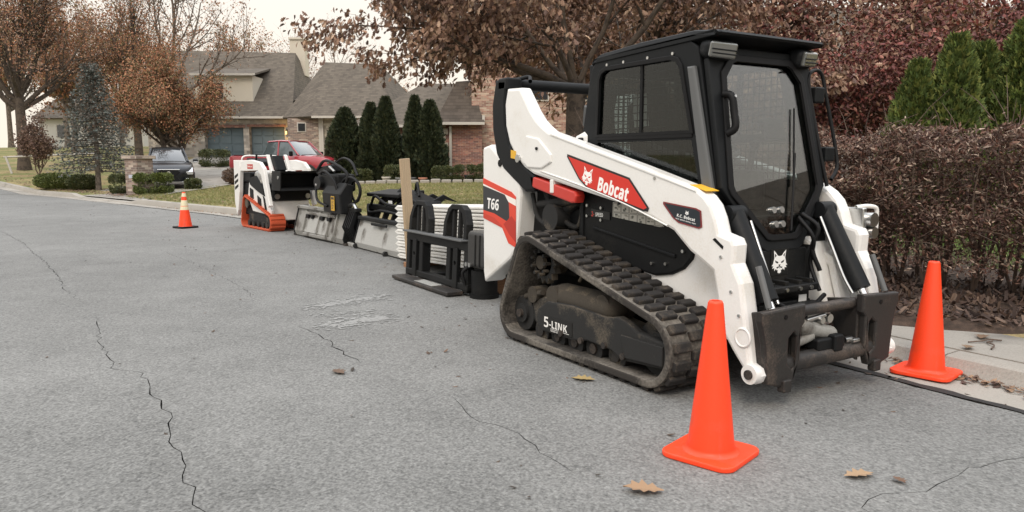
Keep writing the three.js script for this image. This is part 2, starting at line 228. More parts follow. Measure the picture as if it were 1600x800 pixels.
// sidewalk slab widening to the right of the loader, and the driveway on the far side
{
  const pts = [[5.05, -5.2], [5.14, -4.2], [5.34, -3.24], [5.55, -2.9], [5.85, -2.54], [6.5, -2.0], [7.4, -1.45], [9.5, -0.6], [14, 0.6], [14, 4]]; const out = [];
  for (const p of pts) out.push([p[0], -p[1]]); out.push([EX(4) + 0.725, -4], [EX(-5.2) + 0.725, 5.2]);
  const g = new THREE.ExtrudeGeometry(shapeOf(out), { depth: 0.12, bevelEnabled: false }); g.rotateX(-Math.PI / 2); g.translate(0, -0.033, 0);
  struct(obj('sidewalk', g, M.concrete));
  const L = [[0.98, -32.2], [1.9, -34.6], [3.2, -37.5], [6, -46], [8.6, -54.2]], R = [[2.42, -26.7], [4.0, -29.5], [6.3, -33.8], [9.5, -42], [13.8, -51.2]];
  const lc = new THREE.CatmullRomCurve3(L.map(p => V(p[0], 0, p[1]))), rc = new THREE.CatmullRomCurve3(R.map(p => V(p[0], 0, p[1])));
  const dg = sheet(range(0, 1, 8), range(0, 1, 40), (u, t) => { const a = lc.getPoint(t), b = rc.getPoint(t), x = a.x + (b.x - a.x) * u, z = a.z + (b.z - a.z) * u; const s = x - EX(z) - 0.72; return [x, Math.max(GY(x, z) - 0.1 * (1 - sstep(0, 2.2, s)), 0.03) + 0.035, z]; });
  struct(obj('driveway', boxUV(dg), M.concrete, null, true));
}
// mulch bed under the hedge
{
  const us = range(0, 1, 14), zs = range(2.0, -11.5, 50), r = rngOf(12);
  const inner = z => { if (z > -2.54) return 5.85 + (z + 2.54) * 1.25; const P = [[-5.2, 5.05], [-4.2, 5.14], [-3.24, 5.34], [-2.9, 5.55], [-2.54, 5.85]]; for (let i = 0; i < 4; i++) if (z > P[i][0] && z <= P[i + 1][0]) return P[i][1] + (P[i + 1][1] - P[i][1]) * (z - P[i][0]) / (P[i + 1][0] - P[i][0]); return EX(z) + 0.74; };
  const g = sheet(us, zs, (u, z) => { const x0 = inner(z) - 0.16; const x = x0 + (9.6 - x0) * u; return [x, GY(x, z) + 0.045 + (u > 0 && u < 1 ? (r() - 0.5) * 0.05 : u > 0 ? -0.02 : -0.09), z]; });
  struct(obj('mulch_bed', g, M.mulch, null, true));
}

// ---------------------------------------------------------------- decals
const CAT = [[-0.80, 1.0], [-0.52, 0.78], [-0.26, 0.50], [0, 0.46], [0.26, 0.50], [0.52, 0.78], [0.80, 1.0], [0.74, 0.62], [0.70, 0.30], [0.80, 0.02], [0.84, -0.18], [1.02, -0.36], [0.80, -0.38], [0.94, -0.60], [0.68, -0.54], [0.66, -0.82], [0.44, -0.64], [0.32, -0.78], [0.2, -0.72], [0.22, -0.98], [0, -1.06], [-0.22, -0.98], [-0.2, -0.72], [-0.32, -0.78], [-0.44, -0.64], [-0.66, -0.82], [-0.68, -0.54], [-0.94, -0.60], [-0.80, -0.38], [-1.02, -0.36], [-0.84, -0.18], [-0.80, 0.02], [-0.70, 0.30], [-0.74, 0.62]];
function catHead(x, cx, cy, s, col, bg) {
  const path = (pts, c) => { x.fillStyle = c; x.beginPath(); pts.forEach(([a, b], i) => i ? x.lineTo(cx + a * s, cy - b * s) : x.moveTo(cx + a * s, cy - b * s)); x.closePath(); x.fill(); };
  path(CAT, col);
  for (const k of [-1, 1]) { path([[k * 0.62, 0.12], [k * 0.16, -0.06], [k * 0.22, -0.18], [k * 0.5, -0.1]], bg); path([[k * 0.06, -0.42], [k * 0.42, -0.52], [k * 0.30, -0.62], [k * 0.10, -0.56]], bg); path([[k * 0.66, 0.72], [k * 0.42, 0.52], [k * 0.60, 0.36]], bg); }
  path([[-0.14, -0.28], [0.14, -0.28], [0.05, -0.44], [0, -0.68], [-0.05, -0.44]], bg);
}
const decalMat = (t, rough = 0.4) => new THREE.MeshStandardMaterial({ map: t, roughness: rough });
// flat print laid 3 mm proud of a side face (x const); outline in [z,y]
function sideDecal(name, pts, x, tex, parent) { const zs = pts.map(p => p[0]), ys = pts.map(p => p[1]); const g = side(pts, x, x + 0.003, 0); return obj(name, fit01(clean(g), Math.min(...zs), Math.max(...zs), Math.min(...ys), Math.max(...ys)), decalMat(tex), parent, true); }
function polyPx(pts, w, h, box) { return pts.map(([a, b]) => [(a - box[0]) / (box[1] - box[0]) * w, h - (b - box[2]) / (box[3] - box[2]) * h]); }
function fillPoly(x, q, c) { x.fillStyle = c; x.beginPath(); q.forEach((p, i) => i ? x.lineTo(...p) : x.moveTo(...p)); x.closePath(); x.fill(); }

// ---------------------------------------------------------------- the track loader
function hull(pts) { pts = pts.slice().sort((a, b) => a[0] - b[0] || a[1] - b[1]); const cr = (o, a, b) => (a[0] - o[0]) * (b[1] - o[1]) - (a[1] - o[1]) * (b[0] - o[0]); const lo = [], up = []; for (const p of pts) { while (lo.length > 1 && cr(lo[lo.length - 2], lo[lo.length - 1], p) <= 0) lo.pop(); lo.push(p); } for (const p of pts.slice().reverse()) { while (up.length > 1 && cr(up[up.length - 2], up[up.length - 1], p) <= 0) up.pop(); up.push(p); } lo.pop(); up.pop(); return lo.concat(up); }
function beltPath(circles, dr) { const p = []; for (const [z, y, r] of circles) p.push(...circ(z, y, r + dr, 48)); return hull(p); }
function resample(loop, n) { const P = loop.concat([loop[0]]), L = [0]; for (let i = 1; i < P.length; i++) L.push(L[i - 1] + Math.hypot(P[i][0] - P[i - 1][0], P[i][1] - P[i - 1][1])); const T = L[L.length - 1], o = []; let j = 0; for (let k = 0; k < n; k++) { const d = k / n * T; while (L[j + 1] < d) j++; const t = (d - L[j]) / (L[j + 1] - L[j]); o.push({ z: P[j][0] + (P[j + 1][0] - P[j][0]) * t, y: P[j][1] + (P[j + 1][1] - P[j][1]) * t, tz: (P[j + 1][0] - P[j][0]), ty: (P[j + 1][1] - P[j][1]) }); } return o; }

const T = thing('compact_track_loader', 'large white track loader with black cab and dusty rubber tracks parked at the kerb', 'track loader', [3.68, 0, -4.0]);
function both(name, geos, m, parent = T, keepUV) { const a = Array.isArray(geos) ? merge(geos) : geos; obj(name, a.clone(), m, parent, keepUV); obj(name, mirrorX(a), m, parent, keepUV); }
{
  const C = [[-0.40, 0.60, 0.215], [0.835, 0.245, 0.235], [-0.605, 0.205, 0.20]];
  const outer = beltPath(C, -0.016), inner = beltPath(C, -0.066);
  const lugA = new RoundedBoxGeometry(0.125, 0.036, 0.060, 1, 0.011), lugB = new RoundedBoxGeometry(0.115, 0.036, 0.060, 1, 0.011), lugC = new RoundedBoxGeometry(0.11, 0.036, 0.060, 1, 0.011);
  for (const s of [-1, 1]) {
    const belt = obj('rubber_track', side(outer, s < 0 ? -0.85 : 0.45, s < 0 ? -0.45 : 0.85, 0.012, [inner]), M.rubber, T);
    const N = 44, path = resample(outer, N * 2), far = [];
    for (let i = 0; i < N * 2; i++) {
      const q = path[i], a = Math.atan2(q.ty, q.tz), nz = Math.sin(a), ny = -Math.cos(a);
      for (const [x, g, on] of [[-0.768, lugA, i % 2 === 0], [-0.640, lugB, i % 2 === 1], [-0.520, lugC, i % 2 === 0]]) {
        if (!on) continue; const o = 0.009, k = boxUV(g.clone()); k.rotateX(-a); k.translate(s < 0 ? x : -x, q.y + ny * o, q.z + nz * o);
        if (s < 0) obj('tread_lug', k, M.lug, belt); else far.push(k);
      }
    }
    if (s > 0) stuff(obj('tread_lugs', far, M.lug, belt));
    // running gear
    const X = x => s < 0 ? x : -x;
    const fr = obj('track_frame', [side([[-0.50, 0.30], [-0.36, 0.36], [0.2, 0.36], [0.7, 0.30], [0.72, 0.16], [-0.48, 0.16]], X(-0.65) - 0.09, X(-0.65) + 0.09, 0.02)], M.muddy, T);
    for (const z of [-0.33, -0.13, 0.07, 0.27, 0.50]) { const w = obj('roller', disc([X(-0.70), 0.122, z], 0.083, 0.13, 20), M.muddy, T); obj('hub_cap', disc([X(-0.77), 0.122, z], 0.034, 0.02, 12), M.plate, w); }
    const id = obj('front_idler', [disc([X(-0.66), 0.245, 0.835], 0.165, 0.16, 28), disc([X(-0.75), 0.245, 0.835], 0.10, 0.03, 20)], M.muddy, T); obj('axle', disc([X(-0.775), 0.245, 0.835], 0.035, 0.03, 12), M.plate, id);
    const ir = obj('rear_idler', [disc([X(-0.66), 0.205, -0.605], 0.13, 0.16, 26), disc([X(-0.75), 0.205, -0.605], 0.07, 0.03, 18)], M.muddy, T); obj('axle', disc([X(-0.775), 0.205, -0.605], 0.03, 0.03, 12), M.plate, ir);
    const teeth = []; const tr = []; for (let i = 0; i < 30; i++) { const a = i / 30 * 6.2832, rr = i % 2 ? 0.125 : 0.158; tr.push([-0.40 + Math.cos(a) * rr, 0.60 + Math.sin(a) * rr]); } teeth.push(side(tr, X(-0.68) - 0.03, X(-0.68) + 0.03, 0.008)); for (let i = 0; i < 9; i++) { const a = i / 9 * 6.28; teeth.push(disc([X(-0.73), 0.60 + Math.sin(a) * 0.085, -0.40 + Math.cos(a) * 0.085], 0.013, 0.06, 6)); }
    const sp = obj('drive_sprocket', teeth, M.muddy, T); obj('drive_motor', [disc([X(-0.62), 0.60, -0.40], 0.10, 0.18, 22), disc([X(-0.72), 0.60, -0.40], 0.05, 0.04, 16)], M.mud, sp);
    // suspension links and guard bolts between frame and body
    for (const g of [rod([X(-0.62), 0.42, -0.30], [X(-0.60), 0.30, -0.55], 0.035), rod([X(-0.62), 0.36, 0.45], [X(-0.58), 0.50, 0.25], 0.035), disc([X(-0.70), 0.36, -0.47], 0.06, 0.12, 14), disc([X(-0.72), 0.43, 0.37], 0.035, 0.1, 10), rod([X(-0.74), 0.33, -0.58], [X(-0.74), 0.39, -0.36], 0.02), rod([X(-0.70), 0.52, 0.02], [X(-0.70), 0.62, 0.10], 0.012)]) obj('suspension_link', g, M.mud, T);
  }
  // outer guard with lettering
  const cover = [[-0.35, 0.265], [-0.20, 0.36], [0.10, 0.38], [0.45, 0.36], [0.56, 0.385], [0.66, 0.36], [0.74, 0.325], [0.985, 0.305], [0.99, 0.155], [0.60, 0.125], [0.50, 0.165], [0.26, 0.175], [0.10, 0.145], [-0.25, 0.140], [-0.34, 0.19]];
  const gg = obj('track_guard', side(cover, -0.815, -0.755, 0.012), M.muddy, T); gg.userData.label = 'black guard with white lettering on the track frame';
  obj('guard_rib', [side([[0.60, 0.285], [0.965, 0.285], [0.965, 0.17], [0.64, 0.15]], -0.828, -0.812, 0.006)], M.muddy, gg);
  for (const [z, y] of [[0.20, 0.165], [0.44, 0.185], [-0.02, 0.17], [0.62, 0.155]]) obj('bolt', disc([-0.822, y, z], 0.022, 0.02, 8), M.plate, gg);
  // mud covered axle housing above the guard
  const pod = new THREE.CapsuleGeometry(0.085, 0.52, 8, 18); pod.rotateX(Math.PI / 2); pod.scale(1.2, 1, 1); pod.translate(-0.70, 0.40, 0.13); const pod2 = mirrorX(pod.toNonIndexed());
  obj('axle_housing', [pod, disc([-0.74, 0.40, -0.16], 0.07, 0.12, 18), disc([-0.72, 0.41, 0.36], 0.075, 0.12, 18)], M.mud, T); obj('axle_housing', pod2, M.mud, T);
  const t5 = canvasTex(512, 128, (x, w, h) => { x.fillStyle = '#151412'; x.fillRect(0, 0, w, h); x.fillStyle = '#e9e7e2'; x.textBaseline = 'alphabetic'; x.save(); x.scale(1.45, 1); x.font = 'bold 122px sans-serif'; x.fillText('5', 2, 100); x.font = 'bold 84px sans-serif'; x.fillText('-LINK', 72, 94); x.restore(); x.fillRect(130, 100, 330, 4); x.font = 'bold 20px sans-serif'; x.fillText('TORSION SUSPENSION', 132, 124); });
  sideDecal('lettering', [[-0.235, 0.155], [0.10, 0.165], [0.10, 0.262], [-0.235, 0.252]], -0.8185, t5, gg);
}
{ // chassis
  obj('chassis', [rbb(-0.43, 0.43, 0.24, 0.98, -1.40, 0.94, 0.02), rbb(-0.42, 0.42, 0.97, 1.22, -1.40, -0.32, 0.05), rbb(-0.56, 0.56, 0.50, 0.72, -0.62, -0.2, 0.03)], M.black, T);
  obj('engine_cover', [rbb(-0.41, 0.41, 1.21, 1.34, -1.40, -0.38, 0.05), ...range(-0.3, 0.3, 5).map(x => rbb(x - 0.02, x + 0.02, 1.335, 1.36, -1.1, -0.6, 0.008))], M.cabBlack, T);
  // rear towers
  const tower = [[-1.498, 1.432], [-1.392, 1.452], [-1.187, 1.326], [-0.967, 1.211], [-0.921, 1.144], [-0.921, 1.040], [-0.978, 0.626], [-1.081, 0.532], [-1.487, 0.300], [-1.512, 0.387], [-1.512, 1.403]];
  both('rear_tower', side(tower, -0.579, -0.382, 0.022), M.white);
  for (const [z, y, r] of [[-1.22, 1.30, 0.028], [-1.00, 1.235, 0.012]]) obj('tower_pin', disc([-0.580, y, z], r, 0.012, 16), M.blackPlain, T);
  obj('tailgate', [rbb(-0.385, 0.385, 0.40, 1.36, -1.54, -1.40, 0.04)], M.white, T);
  obj('tailgate_grille', range(0.75, 1.2, 8).map(y => rbb(-0.36, 0.36, y - 0.018, y + 0.018, -1.552, -1.538, 0.004)), M.blackPlain, T);
  both('tail_light', rbb(-0.548, -0.445, 1.113, 1.299, -1.527, -1.506, 0.008), M.red);
  // tower decal
  const box = [-1.494, -0.978, 0.636, 1.180];
  const dec = [[-1.494, 1.178], [-1.040, 1.075], [-0.978, 1.040], [-0.978, 0.640], [-1.089, 0.666], [-1.185, 0.781], [-1.494, 0.843]];
  const tx = canvasTex(512, 512, (x, w, h) => {
    const pp = p => polyPx(p, w, h, box); x.fillStyle = '#d8442f'; x.fillRect(0, 0, w, h);
    fillPoly(x, pp([[-1.506, 1.134], [-0.978, 1.019], [-0.978, 0.968], [-1.506, 1.102]]), '#efe9e2');
    fillPoly(x, pp([[-1.506, 1.118], [-1.226, 1.066], [-1.144, 1.051], [-1.081, 0.988], [-1.071, 0.869], [-1.112, 0.838], [-1.309, 0.890], [-1.506, 0.911]]), '#2c2e31');
    fillPoly(x, pp([[-1.040, 0.885], [-0.978, 0.843], [-0.978, 0.677], [-1.081, 0.739], [-1.164, 0.812]]), '#b52d1f');
    fillPoly(x, pp([[-1.496, 0.885], [-1.309, 0.854], [-1.185, 0.796], [-1.185, 0.781], [-1.496, 0.843]]), '#c33b29');
    x.fillStyle = '#f4f3ef'; x.save(); const q = pp([[-1.434, 0.942]])[0]; x.translate(q[0], q[1]); x.transform(1, 0.05, -0.12, 1, 0, 0); x.font = 'bold 118px sans-serif'; x.fillText('T66', 0, 14); x.restore();
  });
  sideDecal('model_decal', dec, -0.5840, tx, T);
}
const armNear = [[-1.081, 1.876], [-0.895, 1.868], [-0.814, 1.772], [-0.749, 1.694], [-0.674, 1.624], [-0.594, 1.572], [-0.514, 1.531], [0.486, 1.289], [0.955, 1.168], [1.02, 1.13], [1.072, 1.08], [1.11, 1.008], [1.137, 0.929], [1.229, 0.907], [1.25, 0.87], [1.245, 0.772], [1.304, 0.671], [1.352, 0.446], [1.385, 0.255], [1.432, 0.236], [1.446, 0.2], [1.428, 0.162], [1.408, 0.148], [1.361, 0.169], [1.335, 0.216], [1.257, 0.299], [1.181, 0.392], [1.098, 0.714], [1.041, 0.745], [0.92, 0.807], [0.858, 0.854], [0.785, 0.911], [0.594, 0.978], [0.324, 1.042], [-0.101, 1.113], [-0.708, 1.219], [-0.832, 1.268], [-0.957, 1.351], [-1.05, 1.455], [-1.107, 1.59], [-1.118, 1.756]];
{
  for (const s of [-1, 1]) {
    const a = side(armNear, -0.600, -0.490, 0.022), A = obj('lift_arm', s < 0 ? a : mirrorX(a), M.white, T); A.userData.label = s < 0 ? 'white lift arm with red and black decals' : 'plain white lift arm carrying the hydraulic couplers';
    const put = (n, g, m, k) => obj(n, s < 0 ? g : mirrorX(Array.isArray(g) ? merge(g) : g), m, A, k);
    // raised pressing at the rear, weld seam, pins
    put('arm_pressing', side([[-0.791, 1.507], [-0.625, 1.481], [-0.459, 1.362], [-0.459, 1.310], [-0.584, 1.263], [-0.770, 1.268], [-0.832, 1.310]], -0.613, -0.590, 0.010), M.white);
    put('pin', disc([-0.617, 1.408, -0.635], 0.012, 0.014, 10), M.blackPlain);
    put('pin', disc([-0.606, 1.336, -0.905], 0.030, 0.024, 18), M.steel);
    put('pin', disc([-0.604, 1.051, 0.298], 0.010, 0.012, 8), M.blackPlain);
    put('warning_sticker', side([[-1.019, 1.403], [-0.946, 1.393], [-0.946, 1.331], [-1.019, 1.341]], -0.604, -0.601, 0), M.yellow);
    put('pivot_boss', [disc([-0.590, 0.202, 1.392], 0.052, 0.05, 26)], M.white);
    put('pivot_pin', [disc([-0.616, 0.202, 1.392], 0.026, 0.02, 16)], M.plate);
    const ring = new THREE.TorusGeometry(0.048, 0.007, 8, 26); ring.rotateY(Math.PI / 2); ring.translate(-0.601, 0.387, 1.330); put('access_hole', [disc([-0.601, 0.387, 1.330], 0.045, 0.004, 24), ring], M.white);
    put('weld_seam', tube([[-0.602, 1.245, -0.60], [-0.602, 1.16, -0.15], [-0.602, 1.05, 0.35], [-0.602, 0.94, 0.74]], 0.006, 6, 40), M.white); for (const [y, z] of [[1.30, -0.50], [1.215, 0.62], [0.62, 1.24], [0.50, 1.30], [0.80, 1.16]]) put('bolt', disc([-0.602, y, z], 0.009, 0.012, 8), M.steel); put('crease', side([[-0.48, 1.515], [0.50, 1.275], [0.96, 1.155], [0.96, 1.145], [0.49, 1.262], [-0.48, 1.50]], -0.606, -0.597, 0.003), M.white);
    put('arm_slot', side([[1.096, 0.890], [1.112, 0.900], [1.174, 0.859], [1.169, 0.843]], -0.603, -0.600, 0), M.blackPlain);
    put('gusset', side([[0.951, 0.817], [1.148, 0.734], [1.262, 0.325], [1.231, 0.309], [1.117, 0.677], [0.910, 0.781]], -0.486, -0.382, 0.01), M.white);
    // rear link, red control link
    const lk = [[-1.278, 1.958], [-1.112, 1.948], [-1.138, 1.756], [-1.128, 1.590], [-1.066, 1.445], [-0.936, 1.325], [-0.698, 1.206], [-0.718, 1.092], [-0.832, 1.082], [-1.009, 1.175], [-1.164, 1.258], [-1.268, 1.372], [-1.330, 1.569], [-1.335, 1.766]];
    const l = side(lk, -0.590, -0.445, 0.02); obj('rear_link', s < 0 ? l : mirrorX(l), M.cabBlack, T);
    const r = side([[-0.770, 1.211], [-0.200, 1.108], [-0.179, 1.076], [-0.195, 1.030], [-0.241, 1.025], [-0.749, 1.123]], -0.590, -0.507, 0.012); const R = obj('control_link', s < 0 ? r : mirrorX(r), M.red, T); const cp = rbb(-0.600, -0.496, 1.087, 1.185, -0.490, -0.449, 0.008); obj('clamp', s < 0 ? cp : mirrorX(cp), M.white, R);
    const q = [rod([-0.434, 0.833, -0.718], [-0.434, 1.092, -0.272], 0.045, 14), rod([-0.486, 0.988, -0.791], [-0.486, 1.040, -0.304], 0.03, 10), disc([-0.465, 0.905, -0.563], 0.10, 0.16, 20), tube([[-0.465, 1.154, -0.770], [-0.486, 0.968, -0.615], [-0.445, 0.843, -0.355], [-0.465, 1.009, -0.252]], 0.02), tube([[-0.507, 1.071, -0.853], [-0.507, 0.885, -0.770], [-0.486, 0.802, -0.511]], 0.018)]; obj('lift_cylinder', s < 0 ? q : mirrorX(merge(q)), M.muddy, T);
  }
  obj('rear_cross_tube', [rod([-0.569, 1.922, -1.185], [0.569, 1.922, -1.185], 0.045, 20), rbb(-0.590, -0.445, 1.865, 1.968, -1.247, -1.102, 0.02), rbb(0.445, 0.59, 1.865, 1.968, -1.247, -1.102, 0.02), tube([[-0.486, 1.953, -1.133], [-0.382, 1.979, -1.112], [-0.45, 1.93, -0.98]], 0.016)], M.cabBlack, T);
  // decals on the near arm
  const A = T.children.find(o => o.name === 'lift_arm');
  const box = [-0.270, 0.578, 1.013, 1.368], dec = [[-0.268, 1.365], [0.392, 1.214], [0.578, 1.035], [0.568, 1.013], [0.531, 1.013], [-0.037, 1.137], [-0.131, 1.195], [-0.270, 1.346]];
  const tx = canvasTex(1024, 428, (x, w, h) => {
    const pp = p => polyPx(p, w, h, box); x.fillStyle = '#1d1a1b'; x.fillRect(0, 0, w, h);
    fillPoly(x, pp([[-0.256, 1.351], [0.386, 1.204], [0.560, 1.036], [0.531, 1.024], [-0.032, 1.147], [-0.121, 1.201]]), '#cf2f22');
    x.fillStyle = '#f6f4f0'; x.save(); const q = pp([[0.065, 1.130]])[0]; x.translate(q[0], q[1]); x.rotate(0.205); x.transform(0.78, 0, -0.05, 1, 0, 0); x.font = 'bold 148px sans-serif'; x.fillText('Bobcat', 0, 0); x.strokeStyle = '#f6f4f0'; x.lineWidth = 5; x.strokeText('Bobcat', 0, 0); x.restore();
    const c = pp([[-0.034, 1.219]])[0]; x.save(); x.translate(c[0], c[1]); x.rotate(0.2); catHead(x, 0, 0, 72, '#f6f4f0', '#cf2f22'); x.restore();
  });
  sideDecal('name_decal', dec, -0.6048, tx, A);
  const b2 = [0.697, 1.019, 0.939, 1.082], d2 = [[0.702, 1.080], [0.966, 1.055], [1.005, 1.042], [1.016, 0.952], [0.993, 0.941], [0.832, 0.963], [0.785, 0.988], [0.700, 1.066]];
  const t2 = canvasTex(512, 256, (x, w, h) => {
    const pp = p => polyPx(p, w, h, b2); x.fillStyle = '#7a2a2c'; x.fillRect(0, 0, w, h); fillPoly(x, pp([[0.709, 1.073], [0.966, 1.048], [0.999, 1.036], [1.009, 0.955], [0.991, 0.947], [0.835, 0.970], [0.790, 0.994]]), '#1b242c');
    x.save(); const c = pp([[0.899, 1.026]])[0]; x.translate(c[0], c[1]); x.rotate(0.16); catHead(x, 0, 2, 24, '#f2f2ee', '#1b242c'); x.fillStyle = '#f2f2ee'; x.textAlign = 'center'; x.font = 'bold 44px sans-serif'; x.fillText('K.C. Bobcat', -6, 68); x.font = 'bold 17px sans-serif'; x.fillText('SALES  SERVICE  RENTALS  PARTS', -2, 96); x.restore();
  });
  sideDecal('dealer_decal', d2, -0.6048, t2, A);
  obj('warning_sticker', bx(0.10, 0.004, 0.13, [-0.533, 1.167, 0.956], [0.25, 0, 0]), M.yellow, A);
}
{ // sides of the body
  const pn = [[-0.309, 1.154], [0.267, 1.071], [0.806, 0.936], [0.832, 0.822], [0.811, 0.739], [0.744, 0.672], [0.640, 0.625], [0.495, 0.599], [0.163, 0.636], [-0.309, 0.781]];
  both('side_panel', side(pn, -0.470, -0.330, 0.015), M.black);
  both('panel_rib', [side([[-0.127, 0.869], [0.682, 0.755], [0.682, 0.734], [-0.127, 0.848]], -0.483, -0.468, 0.005), side([[-0.272, 1.051], [-0.241, 1.051], [-0.241, 0.781], [-0.272, 0.781]], -0.483, -0.468, 0.005)], M.cabBlack);
  both('fender', [side([[0.163, 0.843], [0.837, 0.936], [1.076, 0.812], [1.179, 0.408], [1.117, 0.304], [0.941, 0.304], [0.474, 0.470]], -0.450, -0.299, 0.02)], M.white);
  for (const [z, y] of [[0.744, 0.781], [0.599, 0.688], [0.474, 0.677], [-0.200, 1.009], [-0.200, 0.936], [-0.044, 0.999], [-0.044, 0.916]]) obj('bolt', disc([-0.476, y, z], 0.011, 0.014, 8), M.steel, T);
  const t = canvasTex(256, 64, (x, w, h) => { x.fillStyle = '#121314'; x.fillRect(0, 0, w, h); x.font = 'bold 46px sans-serif'; x.fillStyle = '#c9362a'; x.fillText('2-', 6, 50); x.fillStyle = '#eeeeea'; x.font = 'bold 36px sans-serif'; x.fillText('SPEED', 62, 48); });
  sideDecal('speed_decal', [[-0.158, 0.988], [0.049, 0.973], [0.049, 0.921], [-0.158, 0.936]], -0.4762, t, T);
  const t3 = canvasTex(512, 160, (x, w, h) => { x.fillStyle = '#b9b6ac'; x.fillRect(0, 0, w, h); const r = rngOf(5); x.strokeStyle = '#33342f'; x.lineWidth = 3; for (let i = 0; i < 6; i++) for (let j = 0; j < 2; j++) { x.strokeRect(8 + i * 84, 8 + j * 76, 76, 68); for (let k = 0; k < 4; k++) { x.fillStyle = k % 2 ? '#55564f' : '#8b897e'; x.fillRect(16 + i * 84 + r() * 40, 14 + j * 76 + r() * 40, 8 + r() * 24, 6 + r() * 16); } } });
  sideDecal('instruction_decal', [[0.080, 1.045], [0.267, 1.040], [0.536, 0.952], [0.578, 0.916], [0.536, 0.911], [0.080, 0.947]], -0.4762, t3, T);
}
{ // cab
  const TILT = -11.2 * Math.PI / 180, PV = [0, 0.87, 1.06];
  const onDoor = g => tf(g, PV, [TILT, 0, 0]);           // flat [x,v] door geometry laid on the raked front
  const outline = [[-0.15, 1.985], [0.74, 2.01], [0.80, 1.97], [0.965, 1.20], [1.00, 0.95], [0.2, 1.0], [-0.28, 1.1], [-0.30, 1.46], [-0.215, 1.86], [-0.19, 1.94]];
  const w1 = [[-0.115, 1.49], [-0.10, 1.86], [-0.08, 1.90], [-0.03, 1.922], [0.58, 1.922], [0.635, 1.905], [0.665, 1.865], [0.765, 1.49]];
  const w2 = [[-0.125, 1.45], [0.775, 1.45], [0.845, 1.19], [0.05, 1.19], [-0.12, 1.24]];
  const cab = new THREE.Group(); cab.name = 'cab'; T.add(cab);
  for (const s of [-1, 1]) {
    const mk = g => s < 0 ? g : mirrorX(Array.isArray(g) ? merge(g) : g);
    obj('side_frame', mk(side(outline, -0.46, -0.425, 0.008, [w1, w2])), M.cabBlack, cab);
    const rim = side([[-0.135, 1.475], [-0.12, 1.87], [-0.095, 1.92], [-0.035, 1.945], [0.585, 1.945], [0.65, 1.925], [0.685, 1.875], [0.79, 1.475]], -0.470, -0.455, 0.005, [w1]); obj('window_seal', mk(rim), M.blackPlain, cab);
    obj('side_window', mk(side(w1, -0.447, -0.443, 0)), M.sideGlass, cab); obj('side_window', mk(side(w2, -0.447, -0.443, 0)), M.sideGlass, cab);
    obj('window_bar', mk([rbb(-0.455, -0.435, 1.49, 1.93, 0.30, 0.325, 0.004), rbb(-0.468, -0.43, 1.452, 1.49, -0.12, 0.78, 0.008)]), M.blackPlain, cab);
    const grid = []; for (let z = -0.08; z < 0.74; z += 0.048) grid.push(rod([-0.43, 1.20, z], [-0.43, z > 0.65 ? 1.90 - (z - 0.65) * 3.6 : 1.92, z], 0.0045, 5)); for (let y = 1.24; y < 1.92; y += 0.048) grid.push(rod([-0.432, y, -0.11], [-0.432, y, Math.min(0.80, 0.665 + (1.87 - y) * 0.26)], 0.0045, 5));
    obj('window_guard', mk(grid), M.blackPlain, cab);
    for (const z of [-0.02, 0.15, 0.38, 0.60]) obj('bolt', mk(disc([-0.462, 1.952, z], 0.010, 0.012, 8)), M.steel, cab);
    // grey pillar cover beside the door
    obj('pillar_cover', mk(side([[0.745, 1.86], [0.80, 1.86], [0.975, 1.14], [0.955, 1.11], [0.90, 1.12]], -0.492, -0.455, 0.012)), M.cabGrey, cab);
    // work light under the visor
    const lg = obj('work_light', mk([rb(0.20, 0.115, 0.12, 0.045, [-0.365, 1.950, 0.86], [0.2, -0.25, 0])]), M.cabBlack, cab); obj('lens', mk(rb(0.175, 0.09, 0.03, 0.014, [-0.378, 1.940, 0.915], [0.25, -0.25, 0])), M.lens, lg); for (const k of [-1, 0, 1]) obj('lens_rib', mk(rb(0.165, 0.008, 0.01, 0.003, [-0.38, 1.940 + k * 0.024, 0.931 - k * 0.006], [0.25, -0.25, 0])), M.cabBlack, lg);
    obj('light_bracket', mk([rod([-0.37, 1.90, 0.85], [-0.37, 1.87, 0.835], 0.014)]), M.steel, lg);
  }
  obj('roof', [side([[-0.20, 1.965], [-0.19, 2.0], [-0.10, 2.035], [0.30, 2.06], [0.76, 2.068], [0.95, 2.045], [0.965, 2.03], [0.95, 2.018], [0.78, 2.0], [-0.15, 1.975]], -0.468, 0.468, 0.03), rbb(-0.30, 0.30, 2.05, 2.075, 0.05, 0.75, 0.012)], M.cabBlack, cab);
  obj('rear_wall', [rbb(-0.43, 0.43, 1.0, 1.25, -0.27, -0.23, 0.01), rbb(-0.43, -0.36, 1.25, 1.98, -0.26, -0.20, 0.015), rbb(0.36, 0.43, 1.25, 1.98, -0.26, -0.20, 0.015), rbb(-0.36, 0.36, 1.90, 1.98, -0.24, -0.18, 0.015)], M.cabBlack, cab);
  obj('rear_guard', [...range(-0.34, 0.34, 14).map(x => rod([x, 1.25, -0.215], [x, 1.90, -0.215], 0.004, 5)), ...range(1.28, 1.88, 12).map(y => rod([-0.36, y, -0.213], [0.36, y, -0.213], 0.004, 5))], M.blackPlain, cab);
  obj('rear_window', bb(-0.36, 0.36, 1.25, 1.90, -0.235, -0.231), M.sideGlass, cab);
  obj('floor', rbb(-0.42, 0.42, 0.94, 0.99, -0.25, 1.0, 0.01), M.blackPlain, cab);
  // door
  const outer = [[-0.40, 1.125], [0.40, 1.125], [0.445, 1.04], [0.455, 0.30], [0.19, -0.055], [0.14, -0.085], [-0.14, -0.085], [-0.19, -0.055], [-0.455, 0.30], [-0.445, 1.04]];
